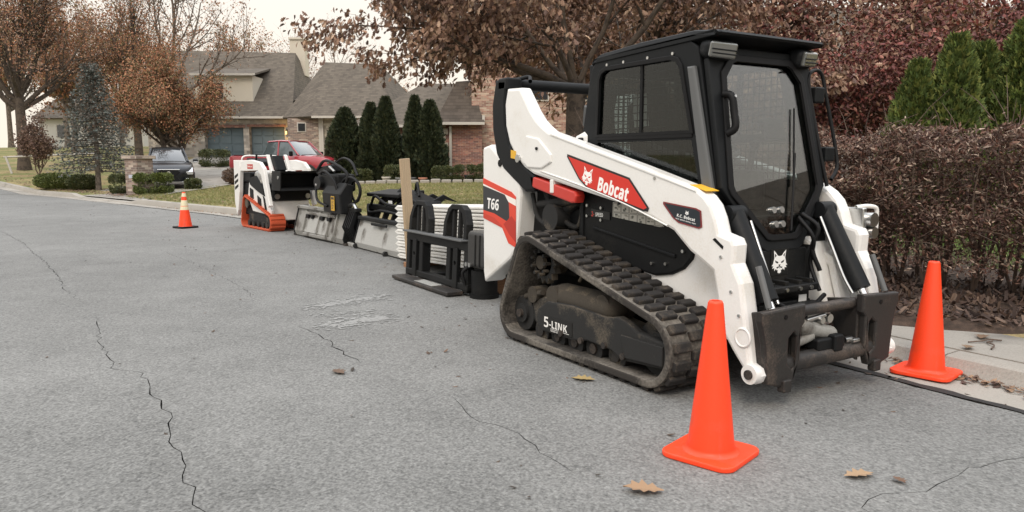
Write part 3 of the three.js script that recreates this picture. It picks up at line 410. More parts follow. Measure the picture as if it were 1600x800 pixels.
  const gl = [[-0.235, 1.06], [0.235, 1.06], [0.27, 1.045], [0.345, 0.955], [0.39, 0.30], [0.375, 0.26], [0.135, 0.005], [0.10, -0.005], [-0.10, -0.005], [-0.135, 0.005], [-0.375, 0.26], [-0.39, 0.30], [-0.345, 0.955], [-0.27, 1.045]];
  const door = obj('door', onDoor(front(outer, -0.03, 0.012, 0.01, [gl])), M.cabBlack, cab);
  const gs = gl.map(([a, b]) => [a * 1.05, (b - 0.5) * 1.035 + 0.5]), gi = gl.map(([a, b]) => [a * 0.965, (b - 0.5) * 0.972 + 0.5]);
  obj('door_seal', onDoor(front(gs, 0.010, 0.026, 0.007, [gi])), M.blackPlain, door);
  obj('windscreen', onDoor(front(gl, -0.006, -0.002, 0)), M.doorGlass, door);
  for (const [x, y] of [[-0.04, 0.16], [0.03, 0.16], [-0.035, 0.075], [0.025, 0.075]]) obj('latch_bolt', onDoor(disc([x, y, 0.005], 0.020, 0.02, 18, 'z')), M.steel, door);
  obj('door_handle', onDoor(tube([[-0.365, 0.84, 0.02], [-0.35, 0.82, 0.06], [-0.345, 0.72, 0.065], [-0.35, 0.63, 0.06], [-0.37, 0.61, 0.02]], 0.022, 10)), M.blackPlain, door);
  obj('handle_screw', onDoor(disc([-0.345, 0.81, 0.088], 0.008, 0.008, 10, 'z')), M.steel, door);
  obj('wiper', onDoor([...[[0.05, 0.05, 0.0], [-0.02, 0.62, 0.0]].slice(0, 0), rod([0.08, 0.03, 0.02], [0.20, 0.50, 0.018], 0.007), rod([0.16, 0.30, 0.012], [0.25, 0.78, 0.012], 0.006)]), M.blackPlain, door);
  // side guard loop with clamps
  const loop = obj('side_guard_loop', tube([[0.47, 1.16, 1.02], [0.455, 1.30, 0.99], [0.43, 1.70, 0.90], [0.425, 1.82, 0.88], [0.45, 1.865, 0.87], [0.56, 1.89, 0.85], [0.60, 1.86, 0.85], [0.615, 1.75, 0.87], [0.645, 1.36, 0.95], [0.63, 1.27, 0.97], [0.55, 1.20, 0.99]], 0.012, 8, 80), M.blackPlain, cab);
  obj('clamp', rb(0.09, 0.10, 0.06, 0.012, [0.50, 1.73, 0.89]), M.cabBlack, loop); obj('clamp', rb(0.09, 0.09, 0.06, 0.012, [0.52, 1.36, 0.97]), M.cabBlack, loop);
  // inside
  obj('seat', [rbb(-0.25, 0.25, 1.02, 1.15, 0.0, 0.50, 0.06), rb(0.46, 0.62, 0.13, 0.06, [0, 1.42, -0.02], [-0.15, 0, 0]), rb(0.26, 0.18, 0.10, 0.05, [0, 1.78, -0.08], [-0.1, 0, 0])], M.blackPlain, cab);
  for (const s of [-1, 1]) { const j = obj('control_console', rbb(s * 0.33 - 0.07, s * 0.33 + 0.07, 1.0, 1.26, 0.1, 0.62, 0.04), M.cabBlack, cab); obj('joystick', [rod([s * 0.33, 1.25, 0.52], [s * 0.32, 1.40, 0.56], 0.022), tf(new THREE.SphereGeometry(0.035, 14, 10), [s * 0.32, 1.42, 0.565])], M.blackPlain, j); }
  obj('paper_tag', rb(0.10, 0.22, 0.006, 0.002, [-0.20, 1.66, 0.02], [0, -0.9, 0.1]), mat(0.75, 0.75, 0.72, 0.8), cab);
  obj('display', rb(0.20, 0.14, 0.03, 0.01, [0.28, 1.52, 0.74], [-0.3, 0, 0]), M.blackPlain, cab);
  obj('lap_bar', [tube([[-0.33, 1.50, 0.1], [-0.33, 1.38, 0.42], [0, 1.34, 0.5], [0.33, 1.38, 0.42], [0.33, 1.50, 0.1]], 0.018)], M.cabGrey, cab);
  // small parts behind the cab
  obj('exhaust_deflector', rb(0.02, 0.17, 0.13, 0.008, [-0.30, 1.62, -0.42], [0.5, 0.1, 0.3]), M.cabGrey, T);
  obj('rear_fender_cap', [side([[-0.50, 1.36], [-0.36, 1.50], [-0.26, 1.53], [-0.22, 1.50], [-0.22, 1.34]], -0.47, -0.30, 0.03)], M.white, T);
  obj('latch', rbb(-0.485, -0.465, 1.41, 1.48, -0.32, -0.26, 0.012), M.blackPlain, T);
}
{ // front of the machine
  const fp = obj('front_panel', [front([[-0.44, 0.92], [-0.22, 0.74], [-0.16, 0.72], [0.16, 0.72], [0.22, 0.74], [0.44, 0.92], [0.44, 0.30], [-0.44, 0.30]].map(([a, b]) => [a, b]), 0.97, 1.055, 0.01), bb(-0.43, 0.43, 0.70, 0.95, 0.93, 1.0)], M.black, T);
  obj('front_panel', rbb(-0.22, 0.22, 0.42, 0.80, 1.04, 1.085, 0.012), M.black, fp);
  const tl = canvasTex(256, 256, (x, w, h) => { x.fillStyle = '#131415'; x.fillRect(0, 0, w, h); catHead(x, 128, 122, 112, '#f3f2ee', '#131415'); });
  const q = new THREE.PlaneGeometry(0.155, 0.155); const dm = obj('emblem_decal', tf(front([[-0.078, -0.078], [0.078, -0.078], [0.078, 0.078], [-0.078, 0.078]], 0, 0.002, 0), [0, 0, 0]), decalMat(tl), fp, true); fit01(dm.geometry, -0.078, 0.078, -0.078, 0.078, 'x'); dm.position.set(-0.03, 0.725, 1.0865);
  const st = obj('step', [rbb(-0.30, 0.20, 0.555, 0.60, 1.05, 1.20, 0.012), ...[-0.2, -0.08, 0.04, 0.14].map(x => rbb(x - 0.015, x + 0.015, 0.595, 0.625, 1.06, 1.19, 0.005)), rbb(-0.28, 0.18, 0.44, 0.50, 1.05, 1.16, 0.012)], M.black, T);
  for (const x of [-0.22, -0.10, 0.02, 0.12]) obj('bolt', disc([x, 0.578, 1.205], 0.012, 0.012, 8, 'z'), M.steel, st);
  obj('label_plate', rbb(0.06, 0.13, 0.45, 0.53, 1.162, 1.166, 0.001), mat(0.6, 0.6, 0.58, 0.6), st);
  // tilt cylinders
  for (const s of [-1, 1]) {
    const c = obj('tilt_cylinder', [rod([s * 0.40, 1.02, 1.06], [s * 0.41, 0.56, 1.33], 0.058, 20), disc([s * 0.40, 1.02, 1.06], 0.05, 0.12, 16)], M.cabBlack, T); obj('piston_rod', [rod([s * 0.41, 0.57, 1.325], [s * 0.412, 0.44, 1.40], 0.024, 12)], M.chrome, c);
    obj('hydraulic_line', tube([[s * 0.31, 0.98, 1.10], [s * 0.315, 0.80, 1.19], [s * 0.32, 0.62, 1.28], [s * 0.33, 0.54, 1.33]], 0.010), M.steel, c);
    obj('lever', [rod([s * 0.50, 0.76, 1.33], [s * 0.51, 0.55, 1.42], 0.018, 10)], M.cabGrey, T);
  }
  obj('hose_bundle', [tube([[0.20, 1.0, 1.05], [0.24, 0.92, 1.14], [0.22, 0.80, 1.12], [0.25, 0.66, 1.16]], 0.014), tube([[0.17, 0.98, 1.05], [0.20, 0.86, 1.14], [0.24, 0.70, 1.10], [0.20, 0.55, 1.2]], 0.013), tube([[-0.25, 0.56, 1.15], [-0.1, 0.47, 1.24], [0.1, 0.46, 1.22], [0.25, 0.52, 1.2]], 0.014)], M.blackPlain, T);
  // quick attach
  const pl = [[-0.605, 0.540], [-0.605, 0.492], [-0.585, 0.44], [-0.562, 0.36], [-0.54, 0.15], [-0.432, 0.118], [-0.335, 0.132], [-0.285, 0.25], [-0.285, 0.425], [-0.256, 0.455], [-0.256, 0.555]];
  const slot = [[-0.385, 0.24], [-0.345, 0.205], [-0.315, 0.24], [-0.315, 0.38], [-0.345, 0.41], [-0.385, 0.38]];
  for (const s of [-1, 1]) {
    const mk = g => s < 0 ? g : mirrorX(g);
    const P = obj('attach_plate', mk(merge([front(pl, 1.405, 1.455, 0.012, [slot]), side([[1.20, 0.50], [1.41, 0.53], [1.41, 0.16], [1.30, 0.20]], -0.55, -0.515, 0.008), side([[1.20, 0.50], [1.41, 0.53], [1.41, 0.16], [1.30, 0.20]], -0.30, -0.27, 0.008)])), M.plate, T);
    obj('pin_hole', mk(disc([-0.42, 0.50, 1.457], 0.013, 0.004, 12, 'z')), M.blackPlain, P);
    obj('wedge', mk(rb(0.065, 0.07, 0.05, 0.01, [-0.40, 0.125, 1.45])), M.plate, P);
    obj('locking_rod', mk(merge([rod([-0.36, 0.46, 1.385], [-0.375, 0.17, 1.40], 0.024), rb(0.05, 0.16, 0.05, 0.02, [-0.352, 0.33, 1.39])])), M.muddy, P);
  }
  obj('cross_tube', [rod([-0.31, 0.495, 1.37], [0.31, 0.495, 1.37], 0.032, 16)], M.plate, T);
  obj('lower_beam', [rod([-0.50, 0.225, 1.40], [0.50, 0.225, 1.40], 0.052, 8), rbb(-0.30, 0.30, 0.18, 0.25, 1.30, 1.40, 0.02)], M.plate, T);
  const cl = obj('tilt_housing', [(() => { const g = new THREE.CapsuleGeometry(0.045, 0.24, 6, 14); g.rotateZ(1.32); g.translate(-0.03, 0.365, 1.36); return g; })(), rod([-0.22, 0.30, 1.37], [-0.10, 0.35, 1.36], 0.012, 12, 0.042)], M.greySteel, T);
  obj('coupling', [disc([0.05, 0.43, 1.36], 0.026, 0.06, 12, 'z'), disc([-0.02, 0.425, 1.37], 0.02, 0.05, 12, 'z'), disc([-0.18, 0.43, 1.36], 0.022, 0.05, 12, 'z'), rod([-0.14, 0.435, 1.37], [0.02, 0.45, 1.37], 0.014)], M.steel, cl);
  obj('valve_block', [rbb(-0.10, 0.14, 0.26, 0.33, 1.34, 1.43, 0.015), rbb(0.02, 0.10, 0.25, 0.345, 1.33, 1.45, 0.012), rbb(-0.20, 0.20, 0.44, 0.49, 1.15, 1.30, 0.015)], M.black, T);
  obj('coupling', [disc([0.20, 0.29, 1.40], 0.02, 0.06, 10), disc([0.24, 0.285, 1.42], 0.016, 0.06, 10)], M.steel, T);
  // auxiliary couplers with white guard handle on the far arm
  const cb = obj('coupler_block', [rbb(0.59, 0.63, 0.83, 1.03, 1.06, 1.20, 0.01), ...[[0.98, 1.11], [0.93, 1.15], [0.88, 1.12]].map(([y, z]) => disc([0.67, y, z], 0.032, 0.10, 18)), disc([0.655, 0.955, 1.21], 0.045, 0.05, 22, 'z'), disc([0.668, 0.875, 1.21], 0.036, 0.05, 22, 'z')], M.steel, T);
  obj('coupler_ring', [[0.98, 1.11], [0.93, 1.15], [0.88, 1.12]].map(([y, z]) => { const g = new THREE.TorusGeometry(0.034, 0.009, 8, 20); g.rotateY(Math.PI / 2); g.translate(0.69, y, z); return g; }), M.blackPlain, cb);
  obj('guard_handle', [tube([[0.60, 1.03, 1.14], [0.70, 1.035, 1.16], [0.765, 1.02, 1.17], [0.775, 0.97, 1.17], [0.77, 0.88, 1.17], [0.745, 0.855, 1.17], [0.66, 0.85, 1.16], [0.60, 0.81, 1.12]], 0.014, 10, 60)], M.white, cb);
}

// ---------------------------------------------------------------- traffic cones
function coneGeo(h, rb_, rt) { const p = [[rt - 0.008, h - 0.012], [rt, h - 0.002]]; const pts = [[0.0, 0.02]].slice(0, 0); const prof = [[rb_ + 0.03, 0.022], [rb_ + 0.012, 0.028], [rb_, 0.045], [rt + 0.002, h - 0.012], [rt - 0.004, h], [rt - 0.014, h], [rt - 0.014, h - 0.05]]; return new THREE.LatheGeometry(prof.map(q => new THREE.Vector2(q[0], q[1])), 40); }
function coneBase(s, h) { const r = s * 0.16, a = s / 2, p = []; for (const [cx, cy, a0] of [[a - r, a - r, 0], [-a + r, a - r, 90], [-a + r, -a + r, 180], [a - r, -a + r, 270]]) for (let k = 0; k <= 5; k++) { const t = (a0 + k * 18) * Math.PI / 180; p.push([cx + Math.cos(t) * r, cy + Math.sin(t) * r]); } const g = new THREE.ExtrudeGeometry(shapeOf(p), { depth: h - 0.012, bevelEnabled: true, bevelSize: 0.006, bevelThickness: 0.006, bevelSegments: 2 }); g.rotateX(-Math.PI / 2); g.translate(0, 0.006, 0); return g; }
function cone(pos, turn, label) { const o = thing('traffic_cone', label, 'traffic cone', pos, turn, 'tall plain orange cones'); obj('base', coneBase(0.335, 0.024), M.orangeCone, o); obj('cone_body', coneGeo(0.705, 0.104, 0.032), M.orangeCone, o); return o; }
const coneA = cone([2.47, 0.001, -2.30], 0.30, 'plain orange traffic cone on the asphalt in front of the rubber track');
dup(coneA, [4.60, 0.0, -2.53], 0.22, 'plain orange traffic cone on the concrete gutter beside the sidewalk').rotation.z = -0.02;
{ const o = thing('banded_cone', 'orange traffic cone with two pale reflective bands and a black base', 'traffic cone', [2.26, 0, -16.1], 0.4); obj('base', coneBase(0.37, 0.035), M.blackPlain, o); obj('cone_body', coneGeo(0.71, 0.125, 0.030), M.orangeCone, o); const bm = mat(0.72, 0.66, 0.45, 0.6); const R = y => 0.125 + (0.030 - 0.125) * (y - 0.045) / 0.655; for (const [a, b] of [[0.44, 0.55], [0.62, 0.69]].map(q => q)) obj('reflective_band', new THREE.LatheGeometry([[R(a) + 0.0035, a], [R(b) + 0.0035, b]].map(q => new THREE.Vector2(...q)), 32), bm, o); obj('reflective_band', new THREE.LatheGeometry([[R(0.36) + 0.0035, 0.36], [R(0.43) + 0.0035, 0.43]].map(q => new THREE.Vector2(...q)), 32), bm, o); }

// ---------------------------------------------------------------- pallet fork frame
{
  const o = thing('pallet_fork_frame', 'black steel pallet fork frame with two arched backrest guards standing on the asphalt', 'pallet fork', [3.44, 0, -7.10], 0);
  // local z along the street, x towards the kerb; frame leans slightly back
  const lean = g => tf(g, [0, 0, 0], [0, 0, -0.06]);
  const hoop = (z0) => { const a = [[z0, 0.50], [z0 + 0.02, 0.70], [z0 + 0.10, 0.84], [z0 + 0.18, 0.885], [z0 + 0.38, 0.885], [z0 + 0.46, 0.84], [z0 + 0.52, 0.70], [z0 + 0.52, 0.50]], h = [[z0 + 0.07, 0.50], [z0 + 0.09, 0.69], [z0 + 0.15, 0.80], [z0 + 0.20, 0.835], [z0 + 0.36, 0.835], [z0 + 0.41, 0.80], [z0 + 0.45, 0.69], [z0 + 0.45, 0.50]]; return a.concat(h.reverse()); };
  for (const z0 of [-0.72, 0.14]) { const a = obj('arched_guard', lean(side(hoop(z0), -0.04, 0.04, 0.008)), M.black, o); for (const k of [0.17, 0.30]) obj('guard_bar', lean(rbb(-0.02, 0.02, 0.52, 0.86, z0 + k - 0.02 + 0.02, z0 + k + 0.025 + 0.02, 0.006)), M.black, a); }
  obj('cross_bar', lean(rbb(-0.05, 0.05, 0.44, 0.53, -0.74, 0.74, 0.012)), M.black, o);
  obj('ledge', lean(rbb(-0.12, 0.0, 0.532, 0.552, -0.70, 0.70, 0.006)), M.cabGrey, o);
  obj('cross_bar', lean(rbb(-0.05, 0.05, 0.05, 0.12, -0.74, 0.74, 0.012)), M.black, o);
  obj('foot_plate', [rbb(-0.22, -0.04, 0.012, 0.05, -0.72, 0.66, 0.01)], M.plate, o);
  for (const z of [-0.70, -0.36, 0.30, 0.68]) obj('upright', lean(rbb(-0.045, 0.06, 0.03, 0.46, z - 0.045, z + 0.045, 0.012)), M.black, o);
  for (const z of [-0.50, 0.48]) obj('fork_shank', lean([side([[z - 0.05, 0.05], [z - 0.05, 0.46], [z + 0.05, 0.46], [z + 0.05, 0.05]], -0.06, -0.015, 0.006, [circ(z, 0.30, 0.022, 12)])]), M.black, o);
  obj('bare_metal_patch', rbb(-0.19, -0.07, 0.0505, 0.056, -0.18, 0.25, 0.002), M.paleSteel, o);
  for (const z of [-0.50, 0.48]) obj('fork_tine', [rbb(0.06, 1.0, 0.02, 0.065, z - 0.06, z + 0.06, 0.01)], M.black, o);
}
{ // dark block with a drum foot between the fork and the loader
  const o = thing('auger_drive', 'dark grey boxy drive unit with a black drum foot between fork frame and loader', 'auger drive', [3.55, 0, -6.22], 0.05);
  obj('housing', [rb(0.30, 0.36, 0.46, 0.05, [0, 0.475, 0.08], [0, 0, -0.03])], grime([0.035, 0.034, 0.032], [0.11, 0.10, 0.085], 81, 0.5, 0.3, 0.7), o);
  obj('housing_rib', [0.02, 0.10, 0.18].map(z => rb(0.012, 0.30, 0.02, 0.004, [-0.152, 0.475, z], [0, 0, -0.03])), M.black, o);
  for (const [y, z] of [[0.33, -0.12], [0.33, -0.06]]) obj('bolt', disc([-0.16, y, z], 0.022, 0.03, 10), M.steel, o);
  obj('drum', [disc([0, 0.15, -0.06], 0.13, 0.24, 24, 'y'), disc([0, 0.27, -0.06], 0.10, 0.06, 20, 'y'), disc([0, 0.02, -0.06], 0.145, 0.04, 24, 'y')], M.black, o);
  obj('hose', [tube([[-0.1, 0.3, -0.16], [-0.16, 0.24, -0.2], [-0.15, 0.12, -0.18]], 0.018)], M.blackPlain, o);
}
// ---------------------------------------------------------------- stack of white panels, tilted up at its near end on timbers
{
  const r = rngOf(88), ax = 0.0, pit = 0.045, base = V(4.10, 0.115, -7.60);
  const pm = new THREE.MeshStandardMaterial({ map: patchy(256, 1.3, [0.74, 0.73, 0.69], [0.60, 0.57, 0.50], 5, 52, 0.55, 0.3, 0.03), roughness: 0.55 });
  const th = 0.076, n = 9;
  for (let i = 0; i < n; i++) {
    const L = 2.7, W = 0.62, dz = (r() - 0.5) * 0.05, dx = (r() - 0.5) * 0.02;
    // cross-section along the length: pointed ends where the hollow panel is folded shut, a groove along each long side
    const prof = [[-L / 2 - 0.09, th * 0.45], [-L / 2, th - 0.004], [L / 2, th - 0.004], [L / 2 + 0.07, th * 0.45], [L / 2, 0.004], [-L / 2, 0.004]];
    const g = [side(prof, -W / 2, W / 2, 0.006)];
    for (const [y, h] of [[0.018, 0.016], [0.053, 0.016]]) g.push(rbb(-W / 2 - 0.012, -W / 2 + 0.01, y - h / 2 - 0.004, y + h / 2 + 0.004, -L / 2 + 0.02, L / 2 - 0.02, 0.006));
    const m = obj('white_fencing', merge(g), pm); m.rotation.order = 'YXZ'; m.rotation.y = ax; m.rotation.x = -pit; const off = V(dx, i * th, dz).applyEuler(new THREE.Euler(-pit, ax, 0, 'YXZ')); m.position.copy(base).add(off).add(V(0, 0.02, 0));
    tag(m, ['bottom white hollow fencing section of the stack, lying on the timbers', 'second white hollow fencing section from the bottom of the stack', 'third white hollow fencing section from the bottom of the stack', 'fourth white hollow fencing section from the bottom of the stack', 'middle white hollow fencing section of the stack behind the fork frame', 'fourth white hollow fencing section from the top of the stack', 'third white hollow fencing section from the top of the stack', 'second white hollow fencing section from the top of the stack', 'topmost white hollow fencing section of the stack behind the fork frame'][i], 'fencing', 'stacked white fencing');
  }
  const t1 = obj('timber', rbb(-0.42, 0.42, 0, 0.062, -0.05, 0.05, 0.006), M.wood2); t1.position.set(4.15, 0.0, -8.62); t1.rotation.y = ax; tag(t1, 'brown timber under the far end of the white fencing stack', 'timber');
  const t2 = obj('timber', rbb(-0.46, 0.42, 0, 0.175, -0.09, 0.09, 0.006), M.wood2); t2.position.set(4.15, 0.0, -6.42); t2.rotation.y = ax; tag(t2, 'thick brown timber under the raised end of the white fencing stack', 'timber');
  const ps = obj('wooden_post', rb(0.14, 1.35, 0.038, 0.004, [0, 0.675, 0]), M.wood); ps.position.set(3.66, 0.0, -8.25); ps.rotation.set(0.0, 0.35, 0.07); tag(ps, 'pale upright wooden board leaning beside the white fencing stack', 'board');
}
// ---------------------------------------------------------------- buckets and attachments
function bucketThing(name, label, pos, turn, W, Hh, D, m, plain) {
  const o = thing(name, label, 'bucket', pos, turn); // local x along the width, +z towards the camera (back of the bucket)
  const prof = [[0.03, 0.02], [0.05, 0.10], [-0.06, Hh], [-0.10, Hh], [-0.0, 0.12], [-0.06, 0.06], [-D, 0.05], [-D, 0.02]];
  obj('back_plate', side(prof, -W / 2 + 0.02, W / 2 - 0.02, 0.006), m, o);
  for (const s of [-1, 1]) { const e = obj('side_plate', side([[0.03, 0.0], [0.06, 0.10], [-0.05, Hh + 0.02], [-0.22, Hh + 0.02], [-D, 0.12], [-D - 0.05, 0.0]], s * W / 2 - 0.018, s * W / 2 + 0.018, 0.006), M.black, o); obj('cutting_foot', rbb(s * W / 2 - 0.06, s * W / 2 + 0.06, 0.0, 0.04, -0.03, 0.04, 0.006), M.plate, e); }
  obj('top_rail', rbb(-W / 2 + 0.03, W / 2 - 0.03, Hh - 0.03, Hh + 0.025, -0.11, 0.0, 0.012), plain ? M.black : m, o);
  return o;
}
{
  const o = bucketThing('bucket_attachment', 'scuffed grey bucket with ribbed back plate lying in front of the small loader', [3.83, 0, -12.40], -Math.PI / 2 + 0.08, 2.15, 0.52, 0.55, M.greySteel);
  for (const x of [-0.62, 0.0, 0.42, 0.72]) obj('back_rib', side([[0.05, 0.05], [0.085, 0.12], [-0.01, 0.47], [-0.06, 0.47], [0.03, 0.10]], x - 0.018, x + 0.018, 0.005), M.greySteel, o);
  obj('mount_plate', [tf(rbb(-0.60, 0.40, 0.10, 0.36, 0.0, 0.022, 0.006), [0, 0, 0.06], [-0.26, 0, 0])], M.paleSteel, o);
  obj('mount_rail', rbb(-0.64, 0.62, 0.40, 0.45, -0.06, 0.0, 0.012), M.greySteel, o); obj('mount_rail', rbb(-0.64, 0.62, 0.035, 0.09, 0.0, 0.07, 0.012), M.greySteel, o);
  for (const [x, w] of [[-0.50, 0.12], [-0.30, 0.08], [0.12, 0.14], [0.42, 0.12]]) obj('mount_socket', rbb(x - w / 2, x + w / 2, 0.34, 0.40, -0.03, 0.025, 0.006), M.blackPlain, o);
  obj('data_plate', tf(rbb(-0.15, 0.03, 0.16, 0.34, 0.0, 0.008, 0.002), [0, 0, 0.084], [-0.26, 0, 0]), M.paleSteel, o);
}
{
  const o = bucketThing('bucket_attachment', 'pale worn bucket with smooth back plate beside the white fencing stack', [3.98, 0, -10.10], -Math.PI / 2 + 0.02, 1.72, 0.47, 0.6, M.paleSteel, true);
  obj('corner_patch', [rbb(-0.25, 0.30, 0.39, 0.43, 0.0, 0.026, 0.01), rbb(-0.82, 0.82, 0.02, 0.06, -0.01, 0.03, 0.008)], M.black, o);
  obj('shackle', [disc([-0.80, 0.04, 0.05], 0.04, 0.05, 12), disc([0.35, 0.03, 0.06], 0.04, 0.05, 12)], M.muddy, o);
}
{ // ribbed black side grille between the buckets
  const o = thing('grille_attachment', 'black slatted skeleton bucket standing between the two grey buckets', 'bucket', [3.93, 0, -11.18], -Math.PI / 2 + 0.05);
  for (let i = 0; i < 5; i++) obj('slat', side([[-0.05, 0.03], [0.08, 0.30], [-0.03, 0.58], [-0.09, 0.58], [0.0, 0.30], [-0.12, 0.05]], -0.14 + i * 0.066, -0.116 + i * 0.066, 0.005), M.black, o);
  obj('base_rail', rbb(-0.17, 0.20, 0.0, 0.06, -0.16, 0.0, 0.012), M.paleSteel, o); obj('top_rail', rbb(-0.17, 0.20, 0.54, 0.60, -0.12, -0.02, 0.015), M.black, o); obj('pipe', [tube([[-0.15, 0.60, -0.05], [-0.05, 0.645, -0.05], [0.08, 0.64, -0.05], [0.16, 0.58, -0.05]], 0.028)], M.steel, o);
}
{ // heap: grapple with tines, hoses
  const o = thing('grapple_attachment', 'black hydraulic grapple with curved tines and hoses behind the smooth grey bucket', 'grapple', [4.30, 0, -10.35], -Math.PI / 2); o.scale.set(1.45, 1.12, 1);
  obj('frame', [rbb(-0.75, 0.75, 0.50, 0.58, -0.10, 0.0, 0.02), rbb(-0.75, 0.75, 0.04, 0.12, -0.10, 0.0, 0.02), rbb(-0.75, -0.66, 0.08, 0.56, -0.10, 0.0, 0.02), rbb(0.66, 0.75, 0.08, 0.56, -0.10, 0.0, 0.02)], M.black, o);
  for (let i = 0; i < 6; i++) { const x = -0.6 + i * 0.24; obj('tine', side([[0.0, 0.08], [-0.04, 0.40], [-0.16, 0.66], [-0.40, 0.76], [-0.62, 0.66], [-0.42, 0.70], [-0.22, 0.58], [-0.12, 0.38], [-0.10, 0.08]], x - 0.016, x + 0.016, 0.004), M.black, o); }
  obj('clamp_lid', [tf(rb(0.9, 0.05, 0.42, 0.015), [-0.28, 0.74, -0.20], [0.12, 0, 0.02]), tf(rb(0.55, 0.05, 0.30, 0.015), [0.42, 0.70, -0.16], [0.1, 0, -0.22])], M.black, o);
  obj('clamp_cylinder', [rod([-0.2, 0.56, -0.02], [-0.1, 0.80, -0.22], 0.035), rod([0.3, 0.56, -0.02], [0.25, 0.76, -0.22], 0.035)], M.cabBlack, o);
  obj('hose', [tube([[-0.6, 0.58, 0.0], [-0.4, 0.70, 0.05], [-0.1, 0.62, 0.06], [0.15, 0.60, 0.03], [0.4, 0.66, 0.05], [0.66, 0.56, 0.0]], 0.02, 8, 60), tube([[-0.66, 0.56, 0.02], [-0.5, 0.48, 0.10], [-0.1, 0.52, 0.12], [0.3, 0.50, 0.08]], 0.02, 8, 50), tube([[0.1, 0.78, -0.3], [0.3, 0.9, -0.2], [0.5, 0.74, -0.1]], 0.018)], M.blackPlain, o);
  obj('label_tag', rbb(-0.06, 0.04, 0.62, 0.66, 0.03, 0.034, 0.001), mat(0.6, 0.6, 0.58, 0.7), o);
}
{ // tall black trencher head with hose loops
  const o = thing('trencher_attachment', 'tall black trencher head with looping hoses and a yellow label', 'trencher', [4.05, 0, -12.0], -Math.PI / 2); o.scale.set(1.7, 0.96, 1);
  obj('post', [rbb(-0.14, 0.14, 0.0, 1.06, -0.14, 0.14, 0.03), rbb(-0.38, 0.20, 0.86, 1.16, -0.18, 0.16, 0.05), rb(0.5, 0.14, 0.2, 0.04, [-0.30, 1.22, 0], [0, 0, 0.12])], M.black, o);
  obj('shield', side([[0.05, 0.50], [0.22, 0.52], [0.24, 0.84], [0.12, 1.02], [0.0, 0.98]], -0.10, 0.42, 0.02), M.black, o);
  const yt = canvasTex(64, 128, (x, w, h) => { x.fillStyle = '#c79a22'; x.fillRect(0, 0, w, h); x.fillStyle = '#2a2618'; x.fillRect(6, 8, 52, 22); for (let i = 0; i < 6; i++) x.fillRect(10, 42 + i * 13, 44 - (i % 3) * 8, 5); }); const q = front([[0.18, 0.56], [0.28, 0.56], [0.28, 0.80], [0.18, 0.80]], 0.243, 0.246, 0); obj('yellow_label', fit01(clean(q), 0.18, 0.28, 0.56, 0.80, 'x'), decalMat(yt), o, true);
  const ring = (x, y, z, r, t, ry) => tf(new THREE.TorusGeometry(r, t, 8, 36), [x, y, z], [0, ry, 0]);
  obj('hose_loop', [ring(0.40, 0.90, 0.05, 0.21, 0.022, 0.15)], M.blackPlain, o); obj('hose_loop', [ring(0.36, 0.88, -0.06, 0.17, 0.018, -0.2)], M.blackPlain, o);
  obj('hose', [tube([[-0.5, 1.2, 0.1], [-0.2, 1.38, 0.12], [0.15, 1.30, 0.1], [0.35, 1.15, 0.06], [0.3, 0.9, 0.1]], 0.024, 8, 40), tube([[-0.3, 1.16, 0.16], [0.0, 1.20, 0.22], [0.2, 1.05, 0.2], [0.3, 0.72, 0.16]], 0.022, 8, 40), tube([[-0.4, 1.26, -0.1], [0.0, 1.42, -0.08], [0.32, 1.34, -0.04], [0.52, 1.14, 0.0]], 0.02, 8, 40), tube([[-0.36, 0.9, 0.2], [-0.2, 0.7, 0.26], [0.06, 0.62, 0.24]], 0.02)], M.blackPlain, o);
  obj('fitting', [rod([-0.02, 1.28, 0.14], [0.16, 1.20, 0.16], 0.02), rod([-0.34, 1.10, 0.18], [-0.34, 0.98, 0.19], 0.03), tf(new THREE.SphereGeometry(0.04, 12, 8), [-0.3, 0.96, 0.2])], M.steel, o);
  obj('chain_bar', [rbb(-0.9, -0.1, 0.06, 0.26, -0.05, 0.05, 0.03)], M.muddy, o); obj('motor', [disc([-0.26, 1.0, 0.1], 0.11, 0.26, 20, 'z')], M.black, o);
}
